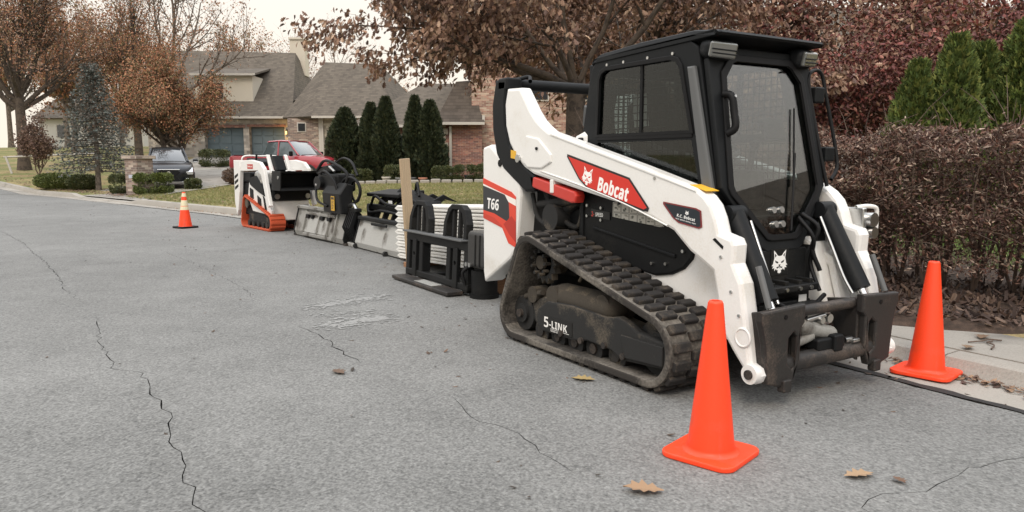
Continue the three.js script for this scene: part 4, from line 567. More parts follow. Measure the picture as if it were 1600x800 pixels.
// ---------------------------------------------------------------- small stand-on loader with orange tracks
{
  const o = thing('mini_track_loader', 'small white stand-on loader with bright orange tracks and a black bucket', 'mini loader', [3.83, 0, -15.05], 0.12);
  const C = [[-0.58, 0.50, 0.15], [0.62, 0.17, 0.17], [-0.74, 0.12, 0.12]]; const outer = beltPath(C, -0.012), inner = beltPath(C, -0.045);
  for (const s of [-1, 1]) {
    const b = obj('orange_track', side(outer, s < 0 ? -0.46 : 0.16, s < 0 ? -0.16 : 0.46, 0.008, [inner]), M.orangeTrack, o); const path = resample(outer, 46); for (const q of path) { const a = Math.atan2(q.ty, q.tz); const k = new RoundedBoxGeometry(0.28, 0.022, 0.045, 1, 0.006); k.rotateX(-a); k.translate(s * 0.31, q.y - Math.cos(a) * 0.008, q.z + Math.sin(a) * 0.008); obj('tread_lug', k, M.orangeTrack, b); }
    obj('track_frame', [side([[-0.62, 0.10], [-0.56, 0.32], [0.1, 0.30], [0.55, 0.22], [0.55, 0.10]], s * 0.30 - 0.08, s * 0.30 + 0.08, 0.015)], M.muddy, o); for (const z of [-0.5, -0.25, 0, 0.25, 0.45]) obj('roller', disc([s * 0.36, 0.10, z], 0.06, 0.12, 16), M.muddy, o); obj('drive_sprocket', disc([s * 0.36, 0.50, -0.58], 0.11, 0.12, 20), M.muddy, o); obj('front_idler', disc([s * 0.34, 0.17, 0.62], 0.12, 0.14, 20), M.muddy, o);
    const mk = g => s < 0 ? g : mirrorX(Array.isArray(g) ? merge(g) : g);
    const tw = obj('rear_tower', mk(side([[-1.08, 1.34], [-0.72, 1.34], [-0.70, 1.20], [-0.80, 0.70], [-0.92, 0.34], [-1.0, 0.22], [-1.10, 0.5]], -0.48, -0.40, 0.012)), M.white, o); obj('tower_stripe', mk([0, 1, 2].map(k => side([[-1.04, 1.02 - k * 0.11], [-0.84, 1.08 - k * 0.11], [-0.84, 1.03 - k * 0.11], [-1.04, 0.96 - k * 0.11]], -0.484, -0.4805, 0))), M.blackPlain, tw);
    obj('lift_arm', mk(side([[-0.98, 1.32], [-0.1, 1.345], [0.35, 1.30], [0.55, 1.18], [0.68, 0.80], [0.80, 0.50], [0.70, 0.46], [0.58, 0.66], [0.42, 1.04], [0.25, 1.14], [-0.75, 1.12], [-0.98, 1.20]], -0.47, -0.40, 0.012)), M.white, o);
    obj('body_side', mk(side([[-0.55, 0.62], [-0.42, 0.98], [0.05, 0.94], [0.42, 0.62], [0.70, 0.40], [0.66, 0.30], [-0.3, 0.34]], -0.40, -0.34, 0.012)), M.white, o);
    obj('side_vent', mk([side([[-0.40, 0.98], [0.0, 1.04], [0.36, 0.80], [0.40, 0.66], [0.05, 0.74], [-0.34, 0.86]], -0.425, -0.395, 0.008), side([[-0.40, 0.80], [-0.22, 0.76], [-0.22, 0.58], [-0.40, 0.62]], -0.412, -0.395, 0.004), side([[0.0, 0.66], [0.18, 0.60], [0.20, 0.38], [0.02, 0.44]], -0.412, -0.395, 0.004), side([[0.30, 0.66], [0.38, 0.62], [0.50, 0.32], [0.40, 0.32]], -0.412, -0.395, 0.004)]), M.cabBlack, o);
  }
  const rt = canvasTex(64, 32, (x) => { x.fillStyle = '#b53127'; x.fillRect(0, 0, 64, 32); x.fillStyle = '#efeeea'; x.font = 'bold 16px sans-serif'; x.fillText('Bobcat', 4, 21); }); sideDecal('name_decal', [[-0.30, 1.26], [0.0, 1.26], [0.0, 1.17], [-0.30, 1.17]], -0.4745, rt, o);
  obj('chassis', [rbb(-0.38, 0.38, 0.25, 0.90, -0.95, 0.55, 0.04), rbb(-0.40, 0.40, 0.90, 1.10, -0.95, -0.35, 0.05)], M.cabBlack, o);
  obj('hood', [rbb(-0.34, 0.34, 0.86, 1.14, -0.35, 0.30, 0.08)], M.white, o);
  obj('control_deck', [rb(0.6, 0.10, 0.28, 0.03, [0, 1.30, -0.72], [0.3, 0, 0]), rod([-0.15, 1.32, -0.7], [-0.15, 1.46, -0.66], 0.02), rod([0.15, 1.32, -0.7], [0.15, 1.46, -0.66], 0.02)], M.cabBlack, o);
  obj('handle_bar', [tube([[-0.36, 1.24, -0.9], [-0.36, 1.40, -0.86], [0, 1.42, -0.84], [0.36, 1.40, -0.86], [0.36, 1.24, -0.9]], 0.018)], M.white, o);
  obj('grab_arm', [side([[0.45, 1.42], [0.60, 1.42], [0.78, 1.16], [0.66, 1.12]], -0.30, -0.10, 0.015)], M.cabBlack, o); obj('grab_arm', side([[0.40, 1.44], [0.46, 1.44], [0.68, 1.10], [0.60, 1.08]], -0.36, -0.30, 0.01), M.white, o); obj('grab_arm', side([[0.62, 1.44], [0.68, 1.42], [0.84, 1.14], [0.78, 1.12]], -0.10, -0.04, 0.01), M.white, o);
  const bk = obj('bucket', [side([[0.72, 0.80], [0.78, 1.12], [1.20, 1.14], [1.18, 1.10], [0.84, 1.07], [0.80, 0.86], [1.16, 0.82], [1.18, 0.78]], -0.38, 0.40, 0.008), side([[0.72, 0.78], [0.78, 1.14], [1.20, 1.14], [1.16, 0.78]], -0.40, -0.38, 0.004), side([[0.72, 0.78], [0.78, 1.14], [1.20, 1.14], [1.16, 0.78]], 0.40, 0.42, 0.004)], M.black, o); obj('bucket_bolt', disc([-0.405, 1.02, 1.08], 0.03, 0.012, 12), M.paleSteel, bk);
  obj('front_mount', rbb(-0.36, 0.36, 0.58, 0.80, 0.62, 0.74, 0.02), M.blackPlain, o); obj('front_plate', rbb(-0.36, 0.36, 0.20, 0.575, 0.54, 0.66, 0.02), M.white, o); for (const x of [-0.30, 0.30]) obj('pin', disc([x, 0.66, 0.745], 0.05, 0.03, 16, 'z'), M.steel, o);
}
{ const o = thing('orange_roller', 'rusty orange roller wheels lying behind the ribbed grey bucket', 'roller', [4.35, 0, -13.1], 0.3); for (const z of [-0.3, 0.05, 0.35]) { const w = obj('wheel', [disc([0, 0.20, z], 0.20, 0.22, 24)], M.orangeTrack, o); obj('hub', disc([-0.12, 0.20, z], 0.06, 0.03, 14), M.muddy, w); } obj('axle_frame', [rod([0, 0.20, -0.5], [0, 0.20, 0.5], 0.03), rbb(-0.05, 0.05, 0.34, 0.42, -0.5, 0.5, 0.02), rbb(-0.03, 0.03, 0.18, 0.40, -0.5, -0.44, 0.01), rbb(-0.03, 0.03, 0.18, 0.40, 0.46, 0.52, 0.01)], M.black, o); }

// ---------------------------------------------------------------- houses
function brickTex(n, metres, course, len, cols, mortar, seed) {
  const r = rngOf(seed), rows = Math.round(metres / course), per = Math.round(metres / len), tone = []; for (let i = 0; i < rows * per; i++) { const c = cols[Math.floor(r() * cols.length)], k = 0.75 + r() * 0.5; tone.push([c[0] * k, c[1] * k, c[2] * k]); }
  const f = noise(n, n >> 1, seed + 1);
  return colTex(n, (i, x, y, c) => { const v = y / n * rows, row = Math.floor(v), u = x / n * per + (row % 2) * 0.5, col = Math.floor(u) % per, fu = u - Math.floor(u), fv = v - row; const m = fu < 0.06 || fv < 0.14; const t = m ? mortar : tone[row * per + col], k = 0.85 + 0.3 * f[i]; c[0] = t[0] * k; c[1] = t[1] * k; c[2] = t[2] * k; }, metres);
}
const mapMat = (t, rough = 0.9) => new THREE.MeshStandardMaterial({ map: t, roughness: rough });
M.redBrick = mapMat(brickTex(512, 2.0, 0.0769, 0.25, [[0.30, 0.13, 0.10], [0.24, 0.11, 0.09], [0.36, 0.19, 0.14], [0.20, 0.10, 0.09]], [0.32, 0.27, 0.23], 201));
M.pinkBrick = mapMat(brickTex(512, 2.0, 0.0769, 0.25, [[0.36, 0.21, 0.16], [0.31, 0.17, 0.13], [0.42, 0.28, 0.21], [0.28, 0.16, 0.125], [0.44, 0.34, 0.26]], [0.45, 0.38, 0.32], 202));
M.mixBrick = mapMat(brickTex(512, 2.0, 0.0769, 0.25, [[0.30, 0.22, 0.18], [0.24, 0.17, 0.14], [0.40, 0.33, 0.27], [0.20, 0.15, 0.13]], [0.32, 0.29, 0.25], 203));
M.stone = mapMat(brickTex(512, 2.4, 0.20, 0.30, [[0.40, 0.37, 0.33], [0.33, 0.30, 0.27], [0.46, 0.42, 0.37], [0.28, 0.26, 0.24]], [0.36, 0.33, 0.29], 204));
M.creamBrick = mapMat(brickTex(512, 2.0, 0.154, 0.4, [[0.52, 0.47, 0.38], [0.46, 0.41, 0.34], [0.56, 0.52, 0.44]], [0.44, 0.40, 0.34], 205));
{ const n = 512, r = rngOf(206), f = noise(n, 256, 207), b = fbm(n, 3, 4, 208), tone = []; for (let i = 0; i < 16 * 10; i++) tone.push(0.8 + r() * 0.4);
  const sh = (base, m) => mapMat(colTex(n, (i, x, y, c) => { const v = y / n * 16, row = Math.floor(v), u = x / n * 10 + (row % 2) * 0.5, fv = v - row; let k = tone[row * 10 + Math.floor(u) % 10] * (0.8 + 0.4 * f[i]) * (0.85 + 0.3 * b[i]); if (fv < 0.12) k *= 0.6; c[0] = base[0] * k; c[1] = base[1] * k; c[2] = base[2] * k; }, m), 0.95);
  M.shingle = sh([0.112, 0.094, 0.074], 2.6); M.shingleBrown = sh([0.082, 0.066, 0.053], 2.6); }
M.trim = mat(0.52, 0.49, 0.44, 0.6); M.cream = mat(0.58, 0.53, 0.44, 0.8); M.doorBlue = mat(0.125, 0.17, 0.195, 0.55); M.darkGlass = pmat(0.03, 0.035, 0.04, { roughness: 0.05, clearcoat: 1 });
function slab(pts, th = 0.14) { // convex roof plane given by its top corners, thickened downwards
  const P = pts.map(p => V(...p)), n = P[1].clone().sub(P[0]).cross(P[2].clone().sub(P[0])).normalize(); if (n.y < 0) { P.reverse(); n.negate(); }
  const Q = P.map(p => p.clone().addScaledVector(n, -th)), o = []; const tri = (a, b, c) => o.push(a, b, c); const N = P.length;
  for (let i = 1; i < N - 1; i++) { tri(P[0], P[i], P[i + 1]); tri(Q[0], Q[i + 1], Q[i]); } for (let i = 0; i < N; i++) { const j = (i + 1) % N; tri(P[i], Q[i], Q[j]); tri(P[i], Q[j], P[j]); }
  const g = new THREE.BufferGeometry(); g.setAttribute('position', new THREE.Float32BufferAttribute(o.flatMap(v => [v.x, v.y, v.z]), 3)); g.computeVertexNormals(); return g;
}
const HR = V(Math.cos(YAW), 0, Math.sin(YAW)), HF = V(Math.sin(YAW), 0, -Math.cos(YAW)); // the house fronts face square to this direction
const hw = (a, d) => HR.clone().multiplyScalar(a).addScaledVector(HF, d); // lateral / depth on the lots -> world x,z
{
  const A0 = -12, D0 = 46, Y0 = 1.2, w0 = hw(A0, D0);
  const H = thing('garage_house', 'long grey-roofed house with two blue garage doors, dormer and pale stone front', 'house', [w0.x, Y0, w0.z], -YAW);
  const p = (a, y, d) => [a - A0, y - Y0, D0 - d], B = (a0, a1, y0, y1, d0, d1) => bb(a0 - A0, a1 - A0, y0 - Y0, y1 - Y0, D0 - d1, D0 - d0);
  const roof = (pts, m = M.shingle, parent = H) => obj('roof', slab(pts.map(q => p(...q))), m, parent);
  // garage block: piers and lintel round two door openings
  const gw = obj('garage_wall', [B(-24, -20.26, 0.9, 3.62, 50, 60), B(-17.70, -17.32, 0.9, 3.62, 50, 60), B(-14.98, -14.55, 0.9, 3.62, 50, 60), B(-24, -14.55, 3.62, 4.2, 50, 60)], M.stone, H);
  obj('lintel', B(-20.4, -17.55, 3.52, 3.70, 49.96, 50.1), M.redBrick, gw); obj('lintel', B(-17.45, -14.9, 3.56, 3.72, 49.96, 50.1), M.redBrick, gw);
  for (const [a0, a1] of [[-20.24, -17.72], [-17.30, -15.0]]) { const d = obj('garage_door', B(a0, a1, 1.3, 3.55, 50.42, 50.46), M.doorBlue, H); for (let i = 0; i < 4; i++) for (let j = 0; j < 3; j++) { const w = (a1 - a0) / 3, h = 2.15 / 4; obj('door_panel', B(a0 + w * j + 0.08, a0 + w * (j + 1) - 0.08, 1.36 + h * i + 0.06, 1.36 + h * (i + 1) - 0.06, 50.38, 50.43), M.doorBlue, d); } obj('handle', B((a0 + a1) / 2 - 0.06, (a0 + a1) / 2 + 0.06, 2.2, 2.26, 50.34, 50.38), M.steel, d); }
  roof([[-24.3, 4.15, 49.5], [-14.3, 4.15, 49.5], [-15.77, 9.15, 56], [-25.5, 9.35, 56]]); roof([[-14.3, 4.15, 49.5], [-14.3, 4.15, 62], [-15.77, 9.15, 56]]); roof([[-24.3, 4.15, 62.5], [-14.3, 4.15, 62.5], [-15.77, 9.15, 56], [-25.5, 9.35, 56]]);
  obj('gutter', B(-24.3, -14.35, 4.08, 4.22, 49.35, 49.5), M.trim, H);
  obj('gable_wall', B(-24.2, -23.9, 4.0, 8.0, 53, 59), M.cream, H);
  const dm = obj('dormer', B(-21.2, -17.3, 5.0, 7.0, 51, 55), M.cream, H); obj('dormer_roof', slab([p(-21.6, 7.08, 50.7), p(-16.95, 7.12, 50.7), p(-17.1, 7.9, 54.6), p(-21.6, 7.9, 54.6)], 0.12), M.shingle, dm); obj('fascia', B(-21.5, -17.0, 6.96, 7.10, 50.62, 50.70), M.trim, dm); obj('dormer_window', B(-20.4, -19.3, 5.5, 6.5, 50.96, 51.02), M.darkGlass, dm); obj('sill', B(-21.4, -17.1, 4.92, 5.04, 50.85, 51.1), M.trim, dm);
  const ch = obj('chimney', B(-16.35, -15.25, 7.6, 10.2, 56.6, 57.6), M.cream, H); obj('chimney_cap', B(-16.42, -15.18, 10.2, 10.34, 56.5, 57.7), M.cream, ch);
  // middle wing
  obj('wing_wall', [B(-13.35, -11.1, 0.4, 3.85, 45.2, 50.8), B(-13.0, -11.1, 0.4, 3.8, 44.0, 45.3)], M.mixBrick, H); obj('wing_wall', [B(-11.1, -7.4, 0.4, 3.8, 44.0, 52)], M.creamBrick, H);
  obj('corner_trim', B(-11.18, -11.02, 0.4, 3.8, 43.9, 44.0), M.trim, H);
  const win = obj('window', B(-12.44, -11.92, 3.0, 3.55, 43.97, 44.01), M.trim, H); obj('pane', B(-12.38, -11.98, 3.06, 3.49, 43.94, 43.968), M.darkGlass, win);
  const w2 = obj('window', B(-10.6, -9.4, 1.9, 3.3, 43.96, 44.01), M.trim, H); obj('pane', B(-10.5, -9.5, 2.0, 3.2, 43.93, 43.958), M.darkGlass, w2);
  roof([[-13.4, 3.85, 44.4], [-11.35, 3.88, 43.4], [-11.8, 7.52, 48.4], [-13.2, 5.2, 47.6]]); roof([[-11.35, 3.88, 43.4], [-6.9, 3.88, 43.4], [-8.3, 7.38, 48.4], [-11.8, 7.52, 48.4]]); roof([[-6.9, 3.88, 43.4], [-5.2, 3.88, 51], [-8.3, 7.38, 48.4]]); roof([[-15.5, 3.9, 53.5], [-11.8, 7.52, 48.4], [-8.3, 7.38, 48.4], [-5.2, 3.88, 53.5]]); roof([[-13.2, 5.2, 47.6], [-11.8, 7.52, 48.4], [-12.6, 7.3, 54], [-15, 5.4, 52]]);
  obj('gutter', B(-11.4, -6.9, 3.76, 3.88, 43.2, 43.38), M.trim, H);
  obj('downspout', [B(-11.0, -10.9, 0.5, 3.8, 43.82, 43.9)], M.trim, H);
  // lantern by the garage door, lit
  const lm = obj('wall_lantern', [B(-14.86, -14.74, 3.05, 3.36, 49.78, 49.9), B(-14.83, -14.77, 3.3, 3.4, 49.8, 50.0)], M.blackPlain, H);
  const gl = obj('lamp_glass', rb(0.10, 0.22, 0.10, 0.02, p(-14.80, 3.18, 49.72)), new THREE.MeshStandardMaterial({ color: 0x332200, emissive: new THREE.Color().setRGB(1, 0.72, 0.25), emissiveIntensity: 2 }), lm);
  const pl = new THREE.PointLight(0xffc56a, 1.6, 0, 2); pl.position.set(...p(-14.80, 3.18, 49.5)); pl.castShadow = true; H.add(pl);
}
{
  const A0 = -3, D0 = 40, Y0 = 0.9, w0 = hw(A0, D0);
  const H = thing('brick_house', 'red brick house with flared brown shingle roof and tall brick gable behind the clipped evergreens', 'house', [w0.x, Y0, w0.z], -YAW);
  const p = (a, y, d) => [a - A0, y - Y0, D0 - d], B = (a0, a1, y0, y1, d0, d1) => bb(a0 - A0, a1 - A0, y0 - Y0, y1 - Y0, D0 - d1, D0 - d0);
  const roof = (pts, m = M.shingle) => obj('roof', slab(pts.map(q => p(...q))), m, H);
  obj('wing_wall', [B(-8.0, -3.0, 0.1, 3.05, 39, 46)], M.redBrick, H);
  const win = obj('window', B(-6.9, -5.3, 1.2, 2.7, 38.95, 39.01), M.trim, H); for (let i = 0; i < 2; i++) for (let j = 0; j < 2; j++) obj('pane', B(-6.82 + i * 0.75, -6.13 + i * 0.75, 1.28 + j * 0.7, 1.92 + j * 0.7, 38.92, 38.948), M.darkGlass, win);
  obj('corner_trim', B(-4.35, -4.1, 0.1, 3.05, 38.9, 39.0), M.trim, H);
  roof([[-8.3, 3.14, 38.5], [-3.2, 3.14, 38.5], [-2.0, 5.65, 43], [-5.0, 5.65, 43]]); roof([[-8.3, 3.14, 38.5], [-8.3, 3.14, 47.5], [-5.0, 5.65, 43]]); roof([[-8.3, 3.14, 47.5], [-1, 3.14, 47.5], [-2.0, 5.65, 43], [-5.0, 5.65, 43]]);
  obj('gutter', B(-8.3, -3.3, 3.02, 3.15, 38.32, 38.48), M.trim, H);
  // flared corner bay
  obj('bay_wall', [B(-3.45, -1.45, 0.1, 3.06, 36.6, 39.6)], M.redBrick, H); obj('quoin', range(0, 6, 6).map(i => B(-3.49, -3.2 + (i % 2) * 0.12, 0.9 + i * 0.34, 1.20 + i * 0.34, 36.55, 36.62)), M.creamBrick, H);
  roof([[-3.85, 3.16, 36.2], [-1.30, 3.20, 36.2], [-1.55, 3.75, 36.75], [-3.45, 3.72, 36.75]], M.shingleBrown); roof([[-3.45, 3.72, 36.75], [-1.55, 3.75, 36.75], [-1.80, 5.2, 37.6], [-2.75, 5.2, 37.6]], M.shingleBrown); roof([[-3.85, 3.16, 36.2], [-3.45, 3.72, 36.75], [-3.5, 3.72, 40], [-3.9, 3.16, 40]], M.shingleBrown); roof([[-3.45, 3.72, 36.75], [-2.75, 5.2, 37.6], [-2.6, 5.2, 41], [-3.5, 3.72, 41]], M.shingleBrown); roof([[-1.80, 5.2, 37.6], [-2.75, 5.2, 37.6], [-2.4, 5.6, 41], [-1.8, 5.6, 41]], M.shingleBrown);
  obj('gutter', B(-3.85, -1.30, 3.04, 3.17, 36.02, 36.18), M.trim, H); obj('downspout', [B(-3.02, -2.90, 0.2, 3.0, 36.44, 36.54)], M.trim, H);
  obj('flare_trim', B(-1.42, -1.30, 3.2, 3.5, 36.3, 36.6), M.trim, H);
  // tall gable block
  obj('gable_wall', [B(-1.95, 7.0, 0.1, 7.1, 36.9, 47)], M.pinkBrick, H); obj('gable_wall', [B(-1.35, 1.2, 7.1, 9.0, 37.2, 42)], M.pinkBrick, H);
  for (const a of [0.6, 3.4]) { const w = obj('window', B(a, a + 1.2, 4.2, 6.0, 36.84, 36.91), M.trim, H); obj('pane', B(a + 0.08, a + 1.12, 4.28, 5.92, 36.81, 36.838), M.darkGlass, w); const w3 = obj('window', B(a, a + 1.2, 1.3, 3.1, 36.84, 36.91), M.trim, H); obj('pane', B(a + 0.08, a + 1.12, 1.38, 3.02, 36.81, 36.838), M.darkGlass, w3); }
  roof([[-2.9, 6.9, 36.3], [7.6, 6.9, 36.3], [5.5, 10.6, 41.5], [-0.4, 10.6, 41.5]]); roof([[-2.9, 6.9, 36.3], [-2.9, 6.9, 47.6], [-0.4, 10.6, 41.5]]); roof([[7.6, 6.9, 36.3], [7.6, 6.9, 47.6], [5.5, 10.6, 41.5]]); roof([[-2.9, 6.9, 47.6], [7.6, 6.9, 47.6], [5.5, 10.6, 41.5], [-0.4, 10.6, 41.5]]);
  obj('gutter', B(-2.9, 7.6, 6.78, 6.92, 36.1, 36.28), M.trim, H);
}
{ // pale house among the trees at the end of the drive, and a grey one behind the maples
  const w0 = hw(-41, 78), H = thing('white_house', 'pale white house far behind the spruce', 'house', [w0.x, GY(w0.x, w0.z), w0.z], -YAW);
  obj('wall', bb(-5, 5, -0.5, 3.0, -4, 4), mat(0.62, 0.61, 0.57, 0.8), H); for (const x of [-3.4, -0.4, 2.6]) { const w = obj('window', bb(x, x + 1.0, 1.0, 2.3, 3.98, 4.03), M.trim, H); obj('pane', bb(x + 0.08, x + 0.92, 1.08, 2.22, 4.035, 4.05), M.darkGlass, w); }
  for (const s of [-1, 1]) obj('roof', slab([[-5.5, 2.9, s * 4.5], [5.5, 2.9, s * 4.5], [5.5, 5.2, 0], [-5.5, 5.2, 0]]), M.shingle, H); obj('gable', new THREE.BufferGeometry().copy(front([[-4, 2.9], [4, 2.9], [0, 5.0]], -0.1, 0.1, 0).rotateY(Math.PI / 2).translate(-4.9, 0, 0)), mat(0.62, 0.61, 0.57, 0.8), H); obj('gable', front([[-4, 2.9], [4, 2.9], [0, 5.0]], -0.1, 0.1, 0).rotateY(Math.PI / 2).translate(4.9, 0, 0), mat(0.62, 0.61, 0.57, 0.8), H);
  const w1 = hw(17, 34), G = thing('grey_house', 'grey sided house half hidden behind the red maples', 'house', [w1.x, GY(w1.x, w1.z), w1.z], -YAW);
  obj('wall', bb(-10, 9, -0.5, 4.6, -4, 4), mat(0.30, 0.29, 0.28, 0.8), G); for (const x of [-8, -4.6, -1.2, 2.4, 5.6]) { const w = obj('window', bb(x, x + 1.3, 1.8, 3.4, 3.98, 4.04), M.trim, G); for (const k of [0, 1]) obj('pane', bb(x + 0.08 + k * 0.59, x + 0.63 + k * 0.59, 1.88, 3.32, 4.045, 4.06), M.darkGlass, w); }
  for (const s of [-1, 1]) obj('roof', slab([[-10.6, 4.5, s * 4.6], [9.6, 4.5, s * 4.6], [9.6, 7.4, 0], [-10.6, 7.4, 0]]), M.shingle, G); for (const x of [-9.8, 8.8]) obj('gable', front([[-4, 4.5], [4, 4.5], [0, 7.1]], -0.1, 0.1, 0).rotateY(Math.PI / 2).translate(x, 0, 0), mat(0.30, 0.29, 0.28, 0.8), G);
}
// ---------------------------------------------------------------- parked vehicles
function loft(secs, closed = true) { // each section: z and a half outline [[x,y]...] from bottom centre to top centre
  const n = secs[0].pts.length, full = s => [...s.pts.map(([x, y]) => [x, y, s.z]), ...s.pts.slice(1, -1).reverse().map(([x, y]) => [-x, y, s.z])], m = 2 * n - 2, P = [], idx = [];
  for (const s of secs) for (const q of full(s)) P.push(...q);
  for (let j = 0; j < secs.length - 1; j++) for (let i = 0; i < m; i++) { const a = j * m + i, b = j * m + (i + 1) % m; idx.push(a, a + m, b, b, a + m, b + m); }
  for (const j of [0, secs.length - 1]) for (let i = 1; i < m - 1; i++) { const a = j * m; j ? idx.push(a, a + i + 1, a + i) : idx.push(a, a + i, a + i + 1); }
  let g = new THREE.BufferGeometry(); g.setAttribute('position', new THREE.Float32BufferAttribute(P, 3)); g.setIndex(idx); return toCreasedNormals(g, 0.7);
}
const bodySec = (z, w, yb, ys, yt) => ({ z, pts: [[0, yb], [w * 0.86, yb], [w * 0.97, yb + 0.10], [w, yb + 0.28], [w * 0.995, (yb + ys) / 2 + 0.12], [w * 0.965, ys], [w * 0.90, ys + (yt - ys) * 0.7], [w * 0.55, yt], [0, yt + 0.015]] });
function wheel(parent, x, y, z, r, w) { const g = new THREE.TorusGeometry(r - 0.09, 0.1, 10, 28); g.rotateY(Math.PI / 2); g.scale(w / 0.2, 1, 1); g.translate(x, y, z); const t = obj('wheel', g, mat(0.02, 0.02, 0.02, 0.9), parent); const s = Math.sign(x); obj('rim', [disc([x, y, z], r - 0.10, w * 0.7, 24), ...range(0, 4, 4).map(k => tf(rb(0.03, (r - 0.1) * 1.8, 0.05, 0.01), [x + s * w * 0.36, y, z], [k * 0.628, 0, 0]))], mat(0.5, 0.5, 0.5, 0.3, 0.9), t); }
{
  const paint = pmat(0.010, 0.012, 0.016, { roughness: 0.35, clearcoat: 0.45, clearcoatRoughness: 0.05, metalness: 0.3 });
  const c = hw(-14.4, 31.6), S = thing('suv', 'dark blue-grey SUV parked nose-out on the driveway', 'car', [c.x, GY(c.x, c.z) + 0.035, c.z], -0.12);
  obj('body', loft([bodySec(2.36, 0.55, 0.34, 0.62, 0.74), bodySec(2.28, 0.74, 0.26, 0.70, 0.82), bodySec(2.05, 0.90, 0.22, 0.80, 0.93), bodySec(1.6, 0.945, 0.22, 0.90, 1.00), bodySec(0.95, 0.945, 0.22, 0.98, 1.07), bodySec(-0.5, 0.95, 0.22, 1.0, 1.08), bodySec(-1.9, 0.945, 0.24, 1.0, 1.08), bodySec(-2.28, 0.86, 0.34, 0.96, 1.06), bodySec(-2.36, 0.7, 0.42, 0.9, 1.0)]), paint, S);
  const gs = (z, w0, w1, y0, y1) => ({ z, pts: [[0, y0], [w0, y0], [(w0 * 0.55 + w1 * 0.45), y0 + (y1 - y0) * 0.5], [w1, y1 - 0.05], [w1 * 0.86, y1], [0, y1 + 0.02]] });
  obj('cabin_glass', loft([gs(1.0, 0.74, 0.70, 1.02, 1.075), gs(0.25, 0.82, 0.60, 1.02, 1.57), gs(-0.3, 0.83, 0.60, 1.02, 1.62), gs(-1.5, 0.82, 0.58, 1.02, 1.60), gs(-2.2, 0.76, 0.56, 1.02, 1.20)]), M.darkGlass, S);
  obj('roof', loft([gs(0.22, 0.60, 0.58, 1.57, 1.605), gs(-0.3, 0.62, 0.60, 1.60, 1.655), gs(-1.5, 0.60, 0.58, 1.58, 1.635), gs(-1.85, 0.58, 0.55, 1.50, 1.55)]), paint, S);
  for (const s of [-1, 1]) { obj('pillar', rod([s * 0.76, 1.06, 0.92], [s * 0.60, 1.59, 0.22], 0.035, 8), paint, S); obj('roof_rail', tube([[s * 0.56, 1.62, 0.1], [s * 0.58, 1.68, -0.2], [s * 0.57, 1.67, -1.3], [s * 0.55, 1.60, -1.6]], 0.018), M.steel, S); const mr = obj('mirror', rb(0.20, 0.14, 0.10, 0.04, [s * 1.04, 1.10, 0.72]), paint, S); obj('mirror_trim', rb(0.16, 0.03, 0.04, 0.01, [s * 1.04, 1.05, 0.77]), M.chrome, mr);
    const hl = obj('headlight', side([[2.02, 0.84], [2.32, 0.66], [2.31, 0.56], [2.1, 0.66]], s > 0 ? 0.56 : -0.88, s > 0 ? 0.88 : -0.56, 0.02), pmat(0.55, 0.57, 0.6, { roughness: 0.08, clearcoat: 1, metalness: 0.3 }), S); obj('fog_light', rb(0.22, 0.07, 0.05, 0.02, [s * 0.62, 0.38, 2.30]), M.chrome, S); for (const z of [1.42, -1.42]) wheel(S, s * 0.86, 0.35, z, 0.35, 0.23); }
  const gr = obj('grille', front([[-0.30, 0.74], [0.30, 0.74], [0.42, 0.64], [0.26, 0.50], [0.44, 0.28], [-0.44, 0.28], [-0.26, 0.50], [-0.42, 0.64]], 2.30, 2.385, 0.02), M.blackPlain, S); obj('grille_trim', [rbb(-0.40, 0.40, 0.735, 0.765, 2.32, 2.40, 0.01)], M.chrome, gr); obj('emblem', disc([0, 0.62, 2.39], 0.07, 0.02, 20, 'z'), M.chrome, gr); obj('bumper_lip', rbb(-0.72, 0.72, 0.24, 0.28, 2.18, 2.36, 0.015), M.steel, S); obj('licence_plate', rbb(-0.16, 0.16, 0.36, 0.46, 2.385, 2.395, 0.002), mat(0.6, 0.6, 0.62, 0.6), gr);
}
